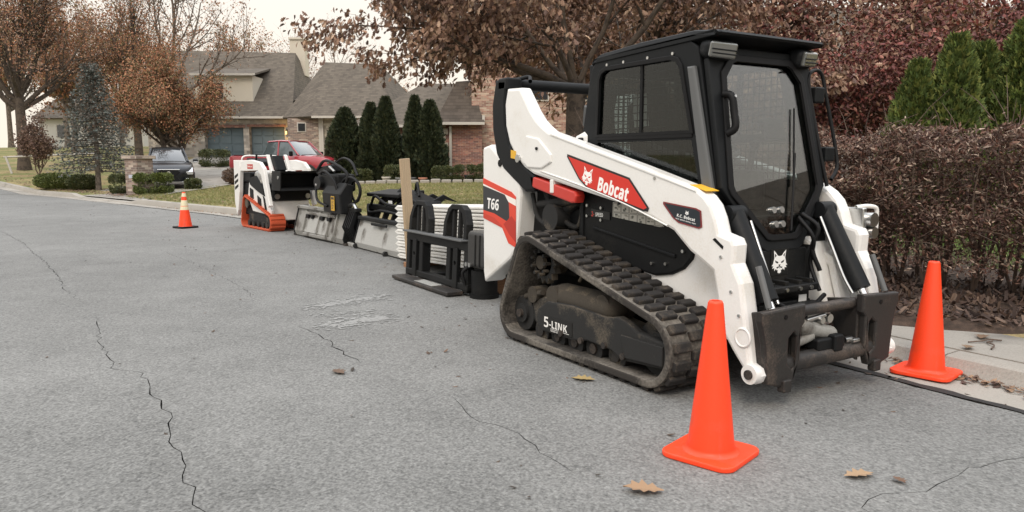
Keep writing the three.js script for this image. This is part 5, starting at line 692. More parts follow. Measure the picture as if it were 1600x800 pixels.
{
  const paint = pmat(0.33, 0.03, 0.042, { roughness: 0.3, clearcoat: 1, clearcoatRoughness: 0.06 });
  const c = hw(-10.5, 35.8), S = thing('pickup_truck', 'red crew cab pickup truck parked behind the small white loader', 'pickup truck', [c.x, GY(c.x, c.z) + 0.03, c.z], 0.62);
  obj('body', loft([bodySec(2.85, 0.8, 0.5, 0.95, 1.05), bodySec(2.7, 0.95, 0.42, 1.02, 1.14), bodySec(2.2, 1.0, 0.40, 1.08, 1.20), bodySec(1.2, 1.0, 0.40, 1.14, 1.25), bodySec(-0.8, 1.0, 0.40, 1.15, 1.24), bodySec(-0.9, 1.0, 0.40, 1.15, 1.24), bodySec(-2.75, 1.0, 0.46, 1.16, 1.24), bodySec(-2.85, 0.95, 0.5, 1.14, 1.22)]), paint, S);
  const gs = (z, w0, w1, y0, y1) => ({ z, pts: [[0, y0], [w0, y0], [(w0 * 0.55 + w1 * 0.45), y0 + (y1 - y0) * 0.5], [w1, y1 - 0.05], [w1 * 0.88, y1], [0, y1 + 0.02]] });
  obj('cabin_glass', loft([gs(1.25, 0.86, 0.82, 1.18, 1.26), gs(0.55, 0.92, 0.74, 1.18, 1.86), gs(0.0, 0.93, 0.74, 1.18, 1.89), gs(-0.7, 0.92, 0.72, 1.18, 1.86), gs(-0.95, 0.90, 0.72, 1.18, 1.3)]), pmat(0.06, 0.08, 0.085, { roughness: 0.05, clearcoat: 1 }), S);
  obj('roof', loft([gs(0.52, 0.74, 0.72, 1.86, 1.90), gs(0.0, 0.76, 0.74, 1.88, 1.94), gs(-0.7, 0.74, 0.70, 1.84, 1.90)]), paint, S);
  for (const s of [-1, 1]) { obj('pillar', rod([s * 0.90, 1.22, 1.2], [s * 0.74, 1.88, 0.52], 0.04, 8), paint, S); obj('pillar', rod([s * 0.93, 1.22, 0.05], [s * 0.76, 1.88, 0.0], 0.035, 8), paint, S); obj('mirror', rb(0.2, 0.24, 0.12, 0.05, [s * 1.12, 1.30, 0.95]), M.blackPlain, S); obj('headlight', rb(0.34, 0.2, 0.12, 0.04, [s * 0.72, 0.92, 2.78]), M.lens, S); for (const z of [1.85, -1.85]) wheel(S, s * 0.9, 0.42, z, 0.42, 0.28); }
  obj('grille', rbb(-0.5, 0.5, 0.7, 1.0, 2.8, 2.9, 0.02), M.chrome, S); obj('front_bumper', rbb(-0.95, 0.95, 0.42, 0.62, 2.72, 2.95, 0.05), M.chrome, S); obj('bed_floor', rbb(-0.8, 0.8, 1.22, 1.262, -2.7, -1.05, 0.01), M.blackPlain, S);
}
{ // brick mailbox pillar between the clipped hedges
  const c = hw(-13.35, 27), o = thing('mailbox_pillar', 'brown brick mailbox pillar with capped top beside the driveway', 'mailbox pillar', [c.x, 0.10, c.z], -YAW - 0.5);
  obj('pillar', rbb(-0.34, 0.34, -0.05, 1.30, -0.32, 0.32, 0.01), M.mixBrick, o); obj('cap', rbb(-0.42, 0.42, 1.30, 1.42, -0.40, 0.40, 0.02), M.mixBrick, o); obj('mailbox_door', rbb(-0.36, -0.335, 0.85, 1.15, -0.14, 0.14, 0.01), M.cabGrey, o); obj('number_plate', rbb(-0.14, 0.14, 0.62, 0.74, 0.318, 0.328, 0.003), mat(0.45, 0.48, 0.55, 0.6), o);
}
{ // white rail fence corner at the far left
  const c = hw(-24.8, 37), o = thing('rail_fence', 'short weathered white wooden rail fence under the brown oak', 'fence', [c.x, GY(c.x, c.z), c.z], -YAW);
  obj('post', rod([0.25, 0, 0], [0, 0.85, 0], 0.05, 8), mat(0.5, 0.47, 0.42, 0.9), o); obj('rail', rod([-0.1, 0.8, 0], [3.4, 1.0, -2.0], 0.045, 8), mat(0.5, 0.47, 0.42, 0.9), o); obj('post', rod([3.3, 0.1, -2.0], [3.3, 1.05, -2.0], 0.05, 8), mat(0.5, 0.47, 0.42, 0.9), o);
}
{ // low stone edging and pots along the house bed
  const r = rngOf(300); for (let i = 0; i < 12; i++) { const a = -6.6 + i * 0.47, c = hw(a, 32.6 + (r() - 0.5) * 0.1), h = 0.16 + r() * 0.06; const m = obj('edging_stone', rb(0.42, h, 0.2, 0.05, [0, h / 2 - 0.03, 0]), M.concrete); m.position.set(c.x, GY(c.x, c.z), c.z); m.rotation.y = -YAW + (r() - 0.5) * 0.2; tag(m, 'pale low edging stone between the lawn and the clipped evergreens', 'edging stone', 'edging stones of the house bed'); }
  [[-5.5, 0.30, 'pale flowerpot', [0.5, 0.46, 0.4]], [-4.9, 0.26, 'grey flowerpot', [0.22, 0.22, 0.21]], [-4.4, 0.26, 'dark grey flowerpot', [0.1, 0.1, 0.1]], [-3.9, 0.24, 'terracotta flowerpot', [0.45, 0.2, 0.13]], [-1.9, 0.34, 'black flowerpot', [0.04, 0.04, 0.04]]].forEach(([a, h, n, col]) => { const c = hw(a, 32.95); const o = thing('flowerpot', n + ' standing in front of the clipped evergreens', 'flowerpot', [c.x, GY(c.x, c.z) - 0.01, c.z]); obj('pot', new THREE.LatheGeometry([[0.001, 0], [0.12, 0], [0.19, h - 0.05], [0.21, h - 0.05], [0.21, h], [0.18, h], [0.16, h - 0.08], [0.001, h - 0.08]].map(q => new THREE.Vector2(...q)), 20), mat(...col, 0.9), o); });
}

// ---------------------------------------------------------------- vegetation
function flatGeo(verts, tris) { const o = []; for (const t of tris) for (const i of t) o.push(...verts[i]); const g = new THREE.BufferGeometry(); g.setAttribute('position', new THREE.Float32BufferAttribute(o, 3)); g.computeVertexNormals(); return g; }
// leaf shapes: unit length along +y from the stalk, folded a little along the midrib
const leafOval = flatGeo([[0, 0, 0], [0.24, 0.35, 0.07], [0.20, 0.7, 0.05], [0, 1, 0], [-0.20, 0.7, 0.05], [-0.24, 0.35, 0.07], [0, 0.5, -0.02]], [[0, 1, 6], [1, 2, 6], [2, 3, 6], [3, 4, 6], [4, 5, 6], [5, 0, 6]]);
const leafCurl = flatGeo([[0, 0, 0], [0.18, 0.3, 0.10], [0.16, 0.65, 0.16], [0.02, 1, 0.20], [-0.16, 0.65, 0.14], [-0.18, 0.3, 0.10], [0, 0.45, -0.03]], [[0, 1, 6], [1, 2, 6], [2, 3, 6], [3, 4, 6], [4, 5, 6], [5, 0, 6]]);
const oakLeaf = (() => { const R = [[0.03, 0.0], [0.10, 0.16], [0.26, 0.26], [0.14, 0.38], [0.36, 0.52], [0.17, 0.60], [0.28, 0.78], [0.12, 0.80], [0, 1]], v = [[0, 0.02, 0]], t = []; const mid = R.map((p, i) => [0, p[1], 0]); const V2 = [], T2 = []; for (const s of [1, -1]) for (let i = 0; i < R.length - 1; i++) { const k = V2.length; V2.push([0, R[i][1], 0], [s * R[i][0], R[i][1], 0.10 * R[i][0] / 0.3 + 0.05 * R[i][1]], [s * R[i + 1][0], R[i + 1][1], 0.10 * R[i + 1][0] / 0.3 + 0.05 * R[i + 1][1]], [0, R[i + 1][1], 0]); T2.push([k, k + 1, k + 2], [k, k + 2, k + 3]); } return flatGeo(V2, T2); })();
const leafDiamond = flatGeo([[0, 0, 0], [0.3, 0.5, 0.08], [0, 1, 0], [-0.3, 0.5, 0.08]], [[0, 1, 2], [0, 2, 3]]);
const leafClump = (() => { const r = rngOf(501), v = [], t = []; for (let i = 0; i < 4; i++) { const a = r() * 6.28, b = r() * 1.6 - 0.3, d = V(Math.cos(a) * Math.cos(b), Math.sin(b), Math.sin(a) * Math.cos(b)), c = V(r() - 0.5, r() - 0.5, r() - 0.5).multiplyScalar(0.9), w = V(r() - 0.5, r() - 0.5, r() - 0.5).cross(d).normalize().multiplyScalar(0.2), k = v.length; v.push([c.x, c.y, c.z], [c.x + d.x * 0.35 + w.x, c.y + d.y * 0.35 + w.y, c.z + d.z * 0.35 + w.z], [c.x + d.x * 0.75, c.y + d.y * 0.75, c.z + d.z * 0.75], [c.x + d.x * 0.35 - w.x, c.y + d.y * 0.35 - w.y, c.z + d.z * 0.35 - w.z]); t.push([k, k + 1, k + 2], [k, k + 2, k + 3]); } return flatGeo(v, t); })();
const spray = flatGeo([[0, 0, 0], [0.12, 0.3, 0.02], [0.34, 0.62, 0.05], [0.13, 0.60, 0.02], [0, 1, 0], [-0.13, 0.60, 0.02], [-0.34, 0.62, 0.05], [-0.12, 0.3, 0.02]], [[0, 1, 7], [1, 2, 3], [1, 3, 5], [1, 5, 7], [3, 4, 5], [7, 5, 6]]);
const blade = flatGeo([[-0.06, 0, 0], [0.06, 0, 0], [0.10, 1, 0.25], [0.16, 0, 0.1], [0.26, 0, 0.1], [0.12, 0.85, -0.2], [-0.2, 0, -0.1], [-0.1, 0, -0.1], [-0.28, 0.9, 0.1]], [[0, 1, 2], [3, 4, 5], [6, 7, 8]]);
const leafMat = rough => new THREE.MeshStandardMaterial({ color: 0xffffff, roughness: rough, side: THREE.DoubleSide });
const LM = leafMat(0.75), LMgloss = leafMat(0.55);
const _m = new THREE.Matrix4(), _q = new THREE.Quaternion(), _e = new THREE.Euler(), _s = V(1, 1, 1), _c = new THREE.Color();
// items: [x,y,z, size, quaternion|null, colour]
function scatter(name, geo, mat_, items, parent) { const m = new THREE.InstancedMesh(geo, mat_, items.length); items.forEach((it, i) => { _s.setScalar(it[3]); _m.compose(V(it[0], it[1], it[2]), it[4], _s); m.setMatrixAt(i, _m); m.setColorAt(i, _c.setRGB(...it[5])); }); m.castShadow = m.receiveShadow = true; m.name = parent ? name : numbered(name); (parent || scene).add(m); m.userData.kind = 'stuff'; return m; }
function randQ(r, tilt = Math.PI) { return new THREE.Quaternion().setFromEuler(new THREE.Euler((r() - 0.5) * 2 * tilt, r() * 6.283, (r() - 0.5) * 2 * tilt, 'YXZ')); }
function dirQ(d, r) { return new THREE.Quaternion().setFromUnitVectors(V(0, 1, 0), d.clone().normalize()).multiply(new THREE.Quaternion().setFromAxisAngle(V(0, 1, 0), r() * 6.283)); }
function pick(cols, r) { const c = cols[Math.floor(r() * cols.length)], k = 0.7 + r() * 0.6; return [c[0] * k, c[1] * k, c[2] * k]; }
function tubes(list) { // list of {pts:[Vector3], rad:[..], n}
  const P = [], N = [], idx = []; const up = V(0.31, 0.2, 0.93);
  for (const b of list) { const base = P.length / 3, n = b.n; for (let i = 0; i < b.pts.length; i++) { const t = (b.pts[Math.min(i + 1, b.pts.length - 1)]).clone().sub(b.pts[Math.max(0, i - 1)]).normalize(), u = up.clone().cross(t).normalize(), w = t.clone().cross(u); for (let k = 0; k < n; k++) { const a = k / n * 6.2832, x = u.x * Math.cos(a) + w.x * Math.sin(a), y = u.y * Math.cos(a) + w.y * Math.sin(a), z = u.z * Math.cos(a) + w.z * Math.sin(a), r = b.rad[i]; P.push(b.pts[i].x + x * r, b.pts[i].y + y * r, b.pts[i].z + z * r); N.push(x, y, z); } } for (let i = 0; i < b.pts.length - 1; i++) for (let k = 0; k < n; k++) { const a = base + i * n + k, c = base + i * n + (k + 1) % n; idx.push(a, c, a + n, c, c + n, a + n); } }
  const g = new THREE.BufferGeometry(); g.setAttribute('position', new THREE.Float32BufferAttribute(P, 3)); g.setAttribute('normal', new THREE.Float32BufferAttribute(N, 3)); g.setIndex(idx); return g;
}
// o: trunkH, trunkR, limbs (count or explicit [[dir],len,h]), limbL, levels, up, wob, split, leaf:{n,geo,size,cols,mat,hang,jit}
function makeTree(name, label, category, pos, o, group) {
  const r = rngOf(o.seed), T_ = thing(name, label, category, pos, 0, group), bl = [], anchors = [];
  const rv = k => V(r() - 0.5, r() - 0.5, r() - 0.5).multiplyScalar(k);
  function branch(p, d, len, rad, lvl) {
    const n = lvl === 0 ? 7 : lvl === 1 ? 6 : 4, pts = [p.clone()], rr = [rad]; d = d.clone().normalize(); let q = p.clone();
    for (let i = 0; i < n; i++) {
      d.add(rv((o.wob || 0.35) * (lvl ? 1 : 0.5))).add(V(0, (o.up || 0.05) * (lvl ? 1 : 0), 0)).normalize(); if (o.floor && lvl > 1 && q.y + d.y * len / n < o.floor) { d.y = Math.abs(d.y) * 0.6 + 0.1; d.normalize(); } q = q.clone().addScaledVector(d, len / n); pts.push(q); rr.push(rad * (1 - 0.72 * (i + 1) / n));
      if (lvl < o.levels && i >= (lvl === 1 ? 1 : 0)) { const k = o.split || 2; for (let c = 0; c < k; c++) { if (r() < 0.15) continue; const ax = V(0, 1, 0).cross(d).add(rv(1.2)).normalize(), ang = 0.5 + r() * 0.7, nd = d.clone().applyAxisAngle(ax, ang).applyAxisAngle(d, r() * 6.28); branch(q, nd, len * (0.42 + r() * 0.25) * (1 - 0.3 * i / n), rr[i + 1] * 0.62, lvl + 1); } }
      if (lvl >= o.levels - 1) anchors.push([q, d.clone(), lvl]);
    }
    bl.push({ pts, rad: rr, n: lvl === 0 ? 10 : lvl === 1 ? 7 : lvl === 2 ? 4 : 3 });
  }
  const th = o.trunkH, top = V((o.lean || [0, 0])[0], th, (o.lean || [0, 0])[1]);
  const stems = o.stems || 1;
  for (let s = 0; s < stems; s++) { const t2 = stems > 1 ? top.clone().add(V(Math.cos(s * 2.4) * th * 0.35, (r() - 0.5) * th * 0.3, Math.sin(s * 2.4) * th * 0.35)) : top; bl.push({ pts: [V(0, -0.15, 0), V(t2.x * 0.1, th * 0.15, t2.z * 0.1), t2.clone().multiplyScalar(0.55).add(rv(0.1)), t2], rad: [o.trunkR * 1.45, o.trunkR * 1.05, o.trunkR * 0.92, o.trunkR * 0.8].map(x => x / Math.sqrt(stems)), n: 10 });
    const list = Array.isArray(o.limbs) ? o.limbs : Array.from({ length: o.limbs }, (_, i) => { const a = i * 2.399 + r(), e = 0.35 + r() * 0.9; return [[Math.cos(a) * Math.cos(e), Math.sin(e), Math.sin(a) * Math.cos(e)], o.limbL * (0.75 + r() * 0.5), th * (0.75 + 0.25 * r())]; });
    for (const [d, L, h] of list) { const f = h / th; branch(h > th ? t2.clone().add(V(0, h - th, 0)) : t2.clone().multiplyScalar(f), V(...d), L, o.trunkR / Math.sqrt(stems) * (0.42 + 0.2 * r()) * (o.limbK || 1), 1); }
    if (o.leader) branch(t2, V(0, 1, 0), o.leader, o.trunkR * 0.75, 1);
  }
  obj('trunk', tubes(bl), o.bark || M.bark, T_);
  const L = o.leaf; if (L && anchors.length) { const it = []; for (let i = 0; i < L.n; i++) { const [p, d] = anchors[Math.floor(r() * anchors.length)]; const j = rv(L.jit || 0.5), q = p.clone().add(j); const dd = rv(1.6).add(V(0, -(L.hang || 0), 0)).addScaledVector(d, 0.4); it.push([q.x, q.y, q.z, L.size * (0.65 + r() * 0.7), dirQ(dd, r), pick(L.cols, r)]); } scatter('crown', L.geo, L.mat || LM, it, T_); }
  return T_;
}
const brownOak = [[0.27, 0.155, 0.10], [0.19, 0.11, 0.078], [0.33, 0.205, 0.14], [0.15, 0.09, 0.068], [0.42, 0.29, 0.20]];
const rust = [[0.34, 0.145, 0.075], [0.26, 0.115, 0.065], [0.40, 0.20, 0.10], [0.22, 0.13, 0.065], [0.19, 0.15, 0.065]];
const mapleRed = [[0.20, 0.055, 0.045], [0.14, 0.043, 0.04], [0.23, 0.095, 0.068], [0.11, 0.04, 0.037], [0.20, 0.11, 0.072]];
const G0 = (a, d) => { const c = hw(a, d); return [c.x, GY(c.x, c.z), c.z]; };

// the near oak: trunk behind the loader, long limbs reaching left over the lawn
makeTree('oak_tree', 'large oak with drooping clumps of brown leaves behind the track loader', 'tree', [8.4, GY(8.4, -11.4), -11.4], { seed: 5, trunkH: 2.4, trunkR: 0.22, levels: 3, wob: 0.36, up: 0.045, split: 2, bark: M.bark,
  floor: 2.75, limbs: [[[-0.75, 0.20, -0.62], 3.5, 2.4], [[-0.72, 0.38, -0.60], 3.4, 2.4], [[-0.80, 0.55, -0.35], 3.4, 2.4], [[-0.5, 0.5, 0.3], 3.2, 2.3], [[0.2, 0.5, -0.8], 3.8, 2.2], [[0.8, 0.45, 0.2], 3.8, 2.3], [[0.3, 0.6, 0.7], 3.6, 2.2], [[-0.2, 0.9, 0.1], 3.8, 2.4], [[0.7, 0.3, -0.5], 3.6, 2.0], [[-0.6, 0.7, -0.5], 4.0, 2.4], [[0.75, 0.15, 0.55], 3.4, 1.8], [[0.2, 0.85, 0.4], 3.6, 2.4]],
  leaf: { n: 40000, geo: oakLeaf, size: 0.11, cols: brownOak, hang: 0.9, jit: 0.34 }, limbK: 0.6 });
// further trees behind the loader and hedge
makeTree('oak_tree', 'brown-leaved oak standing behind the brick house corner and the loader cab', 'tree', G0(3.2, 20), { seed: 15, trunkH: 3, trunkR: 0.22, levels: 3, limbs: 9, limbL: 3.6, leader: 3.5, wob: 0.4, up: 0.06, leaf: { n: 16000, geo: leafOval, size: 0.15, cols: brownOak, hang: 0.6, jit: 0.6 } }, 'oaks behind the loader');
makeTree('maple_tree', 'low red-leaved maple with several thin stems behind the brown hedge', 'tree', G0(6.5, 14.6), { seed: 21, trunkH: 1.3, trunkR: 0.10, stems: 3, levels: 3, limbs: 4, limbL: 1.6, wob: 0.45, up: 0.04, leaf: { n: 20000, geo: leafOval, size: 0.085, cols: mapleRed, hang: 0.4, jit: 0.45 } });
makeTree('maple_tree', 'taller red-brown maple directly behind the low maple and hedge', 'tree', G0(7.0, 17), { seed: 22, trunkH: 1.8, trunkR: 0.14, levels: 3, limbs: 9, limbL: 3.0, leader: 3.2, wob: 0.4, up: 0.06, leaf: { n: 18000, geo: leafOval, size: 0.12, cols: [...mapleRed, ...brownOak], hang: 0.5, jit: 0.6 } });
makeTree('maple_tree', 'dark red maple behind the green arborvitae', 'tree', G0(11.6, 19), { seed: 23, trunkH: 1.8, trunkR: 0.15, levels: 3, limbs: 9, limbL: 3.2, leader: 3.2, wob: 0.4, up: 0.06, leaf: { n: 18000, geo: leafOval, size: 0.12, cols: mapleRed, hang: 0.5, jit: 0.6 } });
makeTree('maple_tree', 'red-leaved maple at the right-hand end of the green arborvitae', 'tree', G0(15.5, 18), { seed: 24, trunkH: 1.6, trunkR: 0.15, levels: 3, limbs: 9, limbL: 3.0, leader: 3.0, wob: 0.4, up: 0.06, leaf: { n: 12000, geo: leafOval, size: 0.12, cols: mapleRed, hang: 0.5, jit: 0.6 } });
// left-hand trees
makeTree('oak_tree', 'tall brown-leaved oak with a thick trunk beside the rail fence', 'tree', G0(-25.2, 39), { seed: 31, trunkH: 4, trunkR: 0.27, levels: 3, limbs: 11, limbL: 4.6, leader: 5.5, wob: 0.38, up: 0.1, bark: M.bark, leaf: { n: 27000, geo: leafOval, size: 0.095, cols: [...brownOak, ...rust], hang: 0.5, jit: 0.9 } });
makeTree('oak_tree', 'rusty brown oak standing beyond the blue spruce', 'tree', G0(-21.2, 43), { seed: 32, trunkH: 3.4, trunkR: 0.22, levels: 3, limbs: 9, limbL: 3.8, leader: 5, wob: 0.38, up: 0.12, leaf: { n: 15000, geo: leafOval, size: 0.095, cols: rust, hang: 0.5, jit: 0.9 } });
makeTree('bare_tree', 'tall bare tree with grey spreading limbs behind the rusty ornamental pear', 'tree', G0(-20.6, 46), { seed: 33, trunkH: 4.2, trunkR: 0.26, levels: 3, limbs: [[[-0.5, 0.9, 0.1], 6.5, 3.4], [[0.15, 1, 0.2], 7.5, 4.2], [[0.45, 0.85, -0.1], 6.5, 3.8], [[-0.8, 0.6, 0], 5.5, 3.2], [[0.85, 0.5, 0.2], 5.5, 3.6], [[-0.2, 1, -0.3], 6.5, 4.0]], wob: 0.28, up: 0.1, bark: M.barkGrey, leaf: { n: 1800, geo: leafOval, size: 0.15, cols: brownOak, hang: 0.5, jit: 0.4 } });
makeTree('pear_tree', 'rounded ornamental pear with rust-brown leaves in front of the garage', 'tree', G0(-16.3, 36.2), { seed: 34, trunkH: 1.7, trunkR: 0.20, stems: 2, levels: 3, limbs: 8, limbL: 2.5, leader: 2.5, wob: 0.35, up: 0.10, leaf: { n: 42000, geo: leafOval, size: 0.095, cols: [...rust, [0.08, 0.07, 0.03]], hang: 0.4, jit: 0.55 } });
makeTree('cedar_shrub', 'narrow brown upright shrub beside the oak trunk and rail fence', 'shrub', G0(-22.6, 36), { seed: 35, trunkH: 0.5, trunkR: 0.05, stems: 3, levels: 3, limbs: 5, limbL: 1.1, leader: 1.8, wob: 0.3, up: 0.35, bark: M.twig, leaf: { n: 4500, geo: leafDiamond, size: 0.10, cols: [[0.15, 0.085, 0.06], [0.11, 0.065, 0.05], [0.2, 0.13, 0.09]], jit: 0.3 } });
for (const [i, a, d, h, n, lab] of [[0, -26.5, 72, 5.8, 4200, 'brown tree rising behind the garage roof ridge'], [1, -30.5, 84, 6.6, 2200, 'bare-topped tree rising behind the dormer roof'], [2, -25.5, 86, 6.0, 1000, 'thin twiggy tree between dormer roof and chimney'], [3, -19.6, 86, 6.0, 900, 'thin twiggy tree just behind the chimney'], [4, -14.5, 82, 5.2, 700, 'low twiggy tree behind the middle roof ridge'], [5, -41, 62, 5.4, 6000, 'brown tree standing beside the far white house'], [6, -34, 58, 5.6, 6000, 'leafy brown tree standing between the spruce and the far white house'], [7, -46, 66, 6.0, 6000, 'brown tree of the far wood behind the thick oak trunk'], [8, -52, 74, 6.5, 6000, 'brown tree of the far wood beyond the rail fence'], [9, -36, 70, 6.5, 6000, 'tall brown tree of the far wood behind the white house'], [10, -30, 52, 4.0, 6000, 'low leafy tree behind the spruce top']])
  makeTree('background_tree', lab, 'tree', G0(a, d), { seed: 140 + i, trunkH: h * 0.7, trunkR: 0.2, levels: 3, limbs: 8, limbL: h * 0.85, leader: h * 1.2, wob: 0.3, up: 0.16, bark: M.barkGrey, leaf: { n, geo: leafOval, size: 0.2, cols: rust, jit: 0.7 } }, 'trees behind the houses');

// evergreens: a stem with layered sprays
function evergreen(name, label, cat, pos, h, rad, seed, n, cols, size, opt = {}, group) {
  const r = rngOf(seed), o = thing(name, label, cat, pos, 0, group), it = [], bl = [{ pts: [V(0, -0.1, 0), V(0, h * 0.5, 0), V(0, h * 0.95, 0)], rad: [rad * 0.12, rad * 0.08, 0.01], n: 7 }]; const lump = Array.from({ length: 24 }, () => [r() * 6.28, r(), 0.68 + r() * 0.55]);
  const prof = t => opt.prof ? opt.prof(t) : Math.pow(Math.max(0, 1 - t), 0.62) * Math.min(1, 0.75 + t * 2.2);
  for (let i = 0; i < n; i++) { const t = Math.pow(r(), 1.15) * 0.99, a = r() * 6.283; let k = 1; for (const [la, lt, lk] of lump) { const da = Math.abs(((a - la + 9.42) % 6.283) - 3.1416); if (da < 0.45 && Math.abs(t - lt) < 0.13) k *= lk; } const R = prof(t) * rad * Math.min(1.2, k) * (r() < 0.35 ? 0.25 + 0.5 * r() : 0.72 + 0.30 * Math.sqrt(r())); const p = V(Math.cos(a) * R, t * h + 0.04, Math.sin(a) * R), d = V(Math.cos(a), opt.rise ?? 1.1, Math.sin(a)).add(V(r() - 0.5, r() - 0.5, r() - 0.5).multiplyScalar(0.9)); it.push([p.x, p.y, p.z, size * (0.6 + r() * 0.8), dirQ(d, r), pick(cols, r)]); }
  for (let i = 0; i < 40; i++) { const t = r() * 0.9, a = r() * 6.28, R = prof(t) * rad * 0.85; bl.push({ pts: [V(0, t * h, 0), V(Math.cos(a) * R * 0.6, t * h + R * 0.35, Math.sin(a) * R * 0.6), V(Math.cos(a) * R, t * h + R * 0.7, Math.sin(a) * R)], rad: [0.02, 0.012, 0.004], n: 4 }); }
  obj('trunk', tubes(bl), M.bark, o); scatter('crown', opt.geo || spray, LM, it, o); return o;
}
const darkEver = [[0.028, 0.042, 0.018], [0.04, 0.052, 0.022], [0.02, 0.032, 0.014], [0.055, 0.062, 0.026]], limeEver = [[0.12, 0.165, 0.035], [0.09, 0.13, 0.03], [0.17, 0.19, 0.045], [0.065, 0.10, 0.025]];
const colProf = t => Math.pow(Math.max(0, 1 - Math.pow(t, 2.1)), 0.75) * Math.min(1, 0.8 + t);
[[-7.7, 35.0, 3.30, 0.94, 'broad dark arborvitae, first of the row beside the pale stone wall'], [-6.45, 34.8, 3.5, 0.60, 'slim pointed arborvitae, second of the row beside the brick house'], [-5.74, 34.6, 3.75, 0.68, 'slim pointed arborvitae, third of the row beside the brick house'], [-4.42, 34.6, 3.78, 0.56, 'dark arborvitae, fourth of the row beside the brick house'], [-3.72, 34.4, 3.55, 0.76, 'dark arborvitae, last of the row beside the downspout']].forEach(([a, d, h, rad, lab], i) => evergreen('arborvitae', lab, 'arborvitae', G0(a, d), h, rad, 60 + i, 15000, darkEver, 0.17, { prof: colProf }, 'dark evergreens by the house'));
[[5.95, 11.2, 2.45, 0.62, 'small green arborvitae, first of the row above the brown hedge'], [6.38, 11.0, 2.80, 0.62, 'pointed green arborvitae, second of the row above the brown hedge'], [6.95, 11.3, 2.72, 0.58, 'green arborvitae, third of the row above the brown hedge'], [7.35, 11.0, 3.0, 0.68, 'tall green arborvitae, fourth of the row above the brown hedge'], [7.95, 11.0, 3.05, 0.70, 'tall green arborvitae, fifth of the row above the brown hedge'], [8.6, 11.2, 2.7, 0.65, 'green arborvitae at the outer end of the row above the hedge']].forEach(([a, d, h, rad, lab], i) => evergreen('arborvitae', lab, 'arborvitae', G0(a, d), h, rad, 70 + i, 15000, limeEver, 0.115, { rise: 1.3 }, 'green evergreens above the hedge'));
// blue spruce: tiers of drooping boughs
{
  const r = rngOf(81), o = thing('blue_spruce', 'grey-green spruce with sparse drooping boughs beside the driveway', 'spruce', G0(-16.6, 30.2), 0), h = 5.1, bl = [{ pts: [V(0, -0.1, 0), V(0.03, h * 0.5, 0), V(0, h, 0)], rad: [0.12, 0.07, 0.01], n: 8 }], it = [], cols = [[0.085, 0.10, 0.088], [0.06, 0.075, 0.065], [0.12, 0.13, 0.118], [0.10, 0.085, 0.07]];
  for (let i = 0; i < 150; i++) { const t = 0.15 + 0.83 * Math.pow(i / 150, 0.9), a = i * 2.399, L = 1.9 * (1 - t) + 0.12, y = t * h, p0 = V(0, y, 0), p1 = V(Math.cos(a) * L * 0.6, y - L * 0.02, Math.sin(a) * L * 0.6), p2 = V(Math.cos(a) * L, y + L * 0.04 - 0.12 * L, Math.sin(a) * L); bl.push({ pts: [p0, p1, p2], rad: [0.025, 0.015, 0.004], n: 4 }); const n = Math.round(26 + L * 32); for (let k = 0; k < n; k++) { const u = 0.2 + 0.8 * r(), p = u < 0.6 ? p0.clone().lerp(p1, u / 0.6) : p1.clone().lerp(p2, (u - 0.6) / 0.4); p.add(V((r() - 0.5) * 0.3, (r() - 0.6) * 0.14, (r() - 0.5) * 0.3)); const d = V(Math.cos(a), -0.1, Math.sin(a)).add(V(r() - 0.5, r() - 0.6, r() - 0.5).multiplyScalar(1.6)); it.push([p.x, p.y, p.z, 0.06 + r() * 0.09, dirQ(d, r), pick(cols, r)]); } }
  obj('trunk', tubes(bl), M.barkGrey, o); scatter('crown', spray, LM, it, o);
}
// clipped shrubs: leaves over a twiggy heart
function clipped(name, label, pos, sx, sy, sz, seed, n, cols, size, boxy = 0.5, group) {
  const r = rngOf(seed), o = thing(name, label, 'shrub', pos, -YAW, group), it = []; const e = 2 + boxy * 4, sp = v => Math.sign(v) * Math.pow(Math.abs(v), 2 / e);
  const P = (u, v, k) => { const cu = Math.cos(u), su = Math.sin(u), cv = Math.cos(v), sv = Math.sin(v); return V(sp(cv) * sp(cu) * sx * k, (sp(sv) * 0.5 + 0.5) * sy * (0.5 + 0.5 * k), sp(cv) * sp(su) * sz * k); };
  for (let i = 0; i < n * 1.7; i++) { const u = r() * 6.283, v = Math.asin(r() * 1.9 - 0.9), k = (r() < 0.4 ? 0.45 + 0.4 * r() : 0.84 + 0.16 * r()) + (r() < 0.06 ? r() * 0.08 : 0), q = P(u, v, k), d = V(q.x / sx, 0.6, q.z / sz).add(V(r() - 0.5, r() - 0.5, r() - 0.5).multiplyScalar(1.8)); it.push([q.x, Math.max(0.03, q.y), q.z, size * (0.6 + r() * 0.8), dirQ(d, r), pick(cols, r)]); }
  scatter('foliage', leafOval, LMgloss, it, o); obj('stem', [rod([0, -0.1, 0], [0, 0.2, 0], 0.03, 6)], M.twig, o); return o;
}
const box1 = [[0.06, 0.08, 0.025], [0.045, 0.062, 0.02], [0.09, 0.10, 0.034], [0.11, 0.11, 0.045]], box2 = [[0.10, 0.13, 0.028], [0.14, 0.16, 0.04], [0.07, 0.095, 0.022]];
clipped('boxwood', 'square clipped green hedge block right of the brick mailbox pillar', G0(-12.72, 26.7), 0.56, 0.74, 0.5, 91, 7000, box2, 0.055, 0.8);
clipped('boxwood', 'small dark clipped shrub on the driveway side of the mailbox pillar', G0(-14.15, 27.2), 0.30, 0.72, 0.35, 92, 2500, box1, 0.055, 0.6);
clipped('boxwood', 'low spreading green shrub mound at the foot of the spruce', G0(-18.95, 31.2), 0.78, 0.66, 0.6, 93, 5000, box2, 0.06, 0.1);
clipped('boxwood', 'darker rounded shrub touching the spruce trunk', G0(-17.6, 30.9), 0.62, 0.62, 0.5, 94, 4000, box1, 0.06, 0.1);
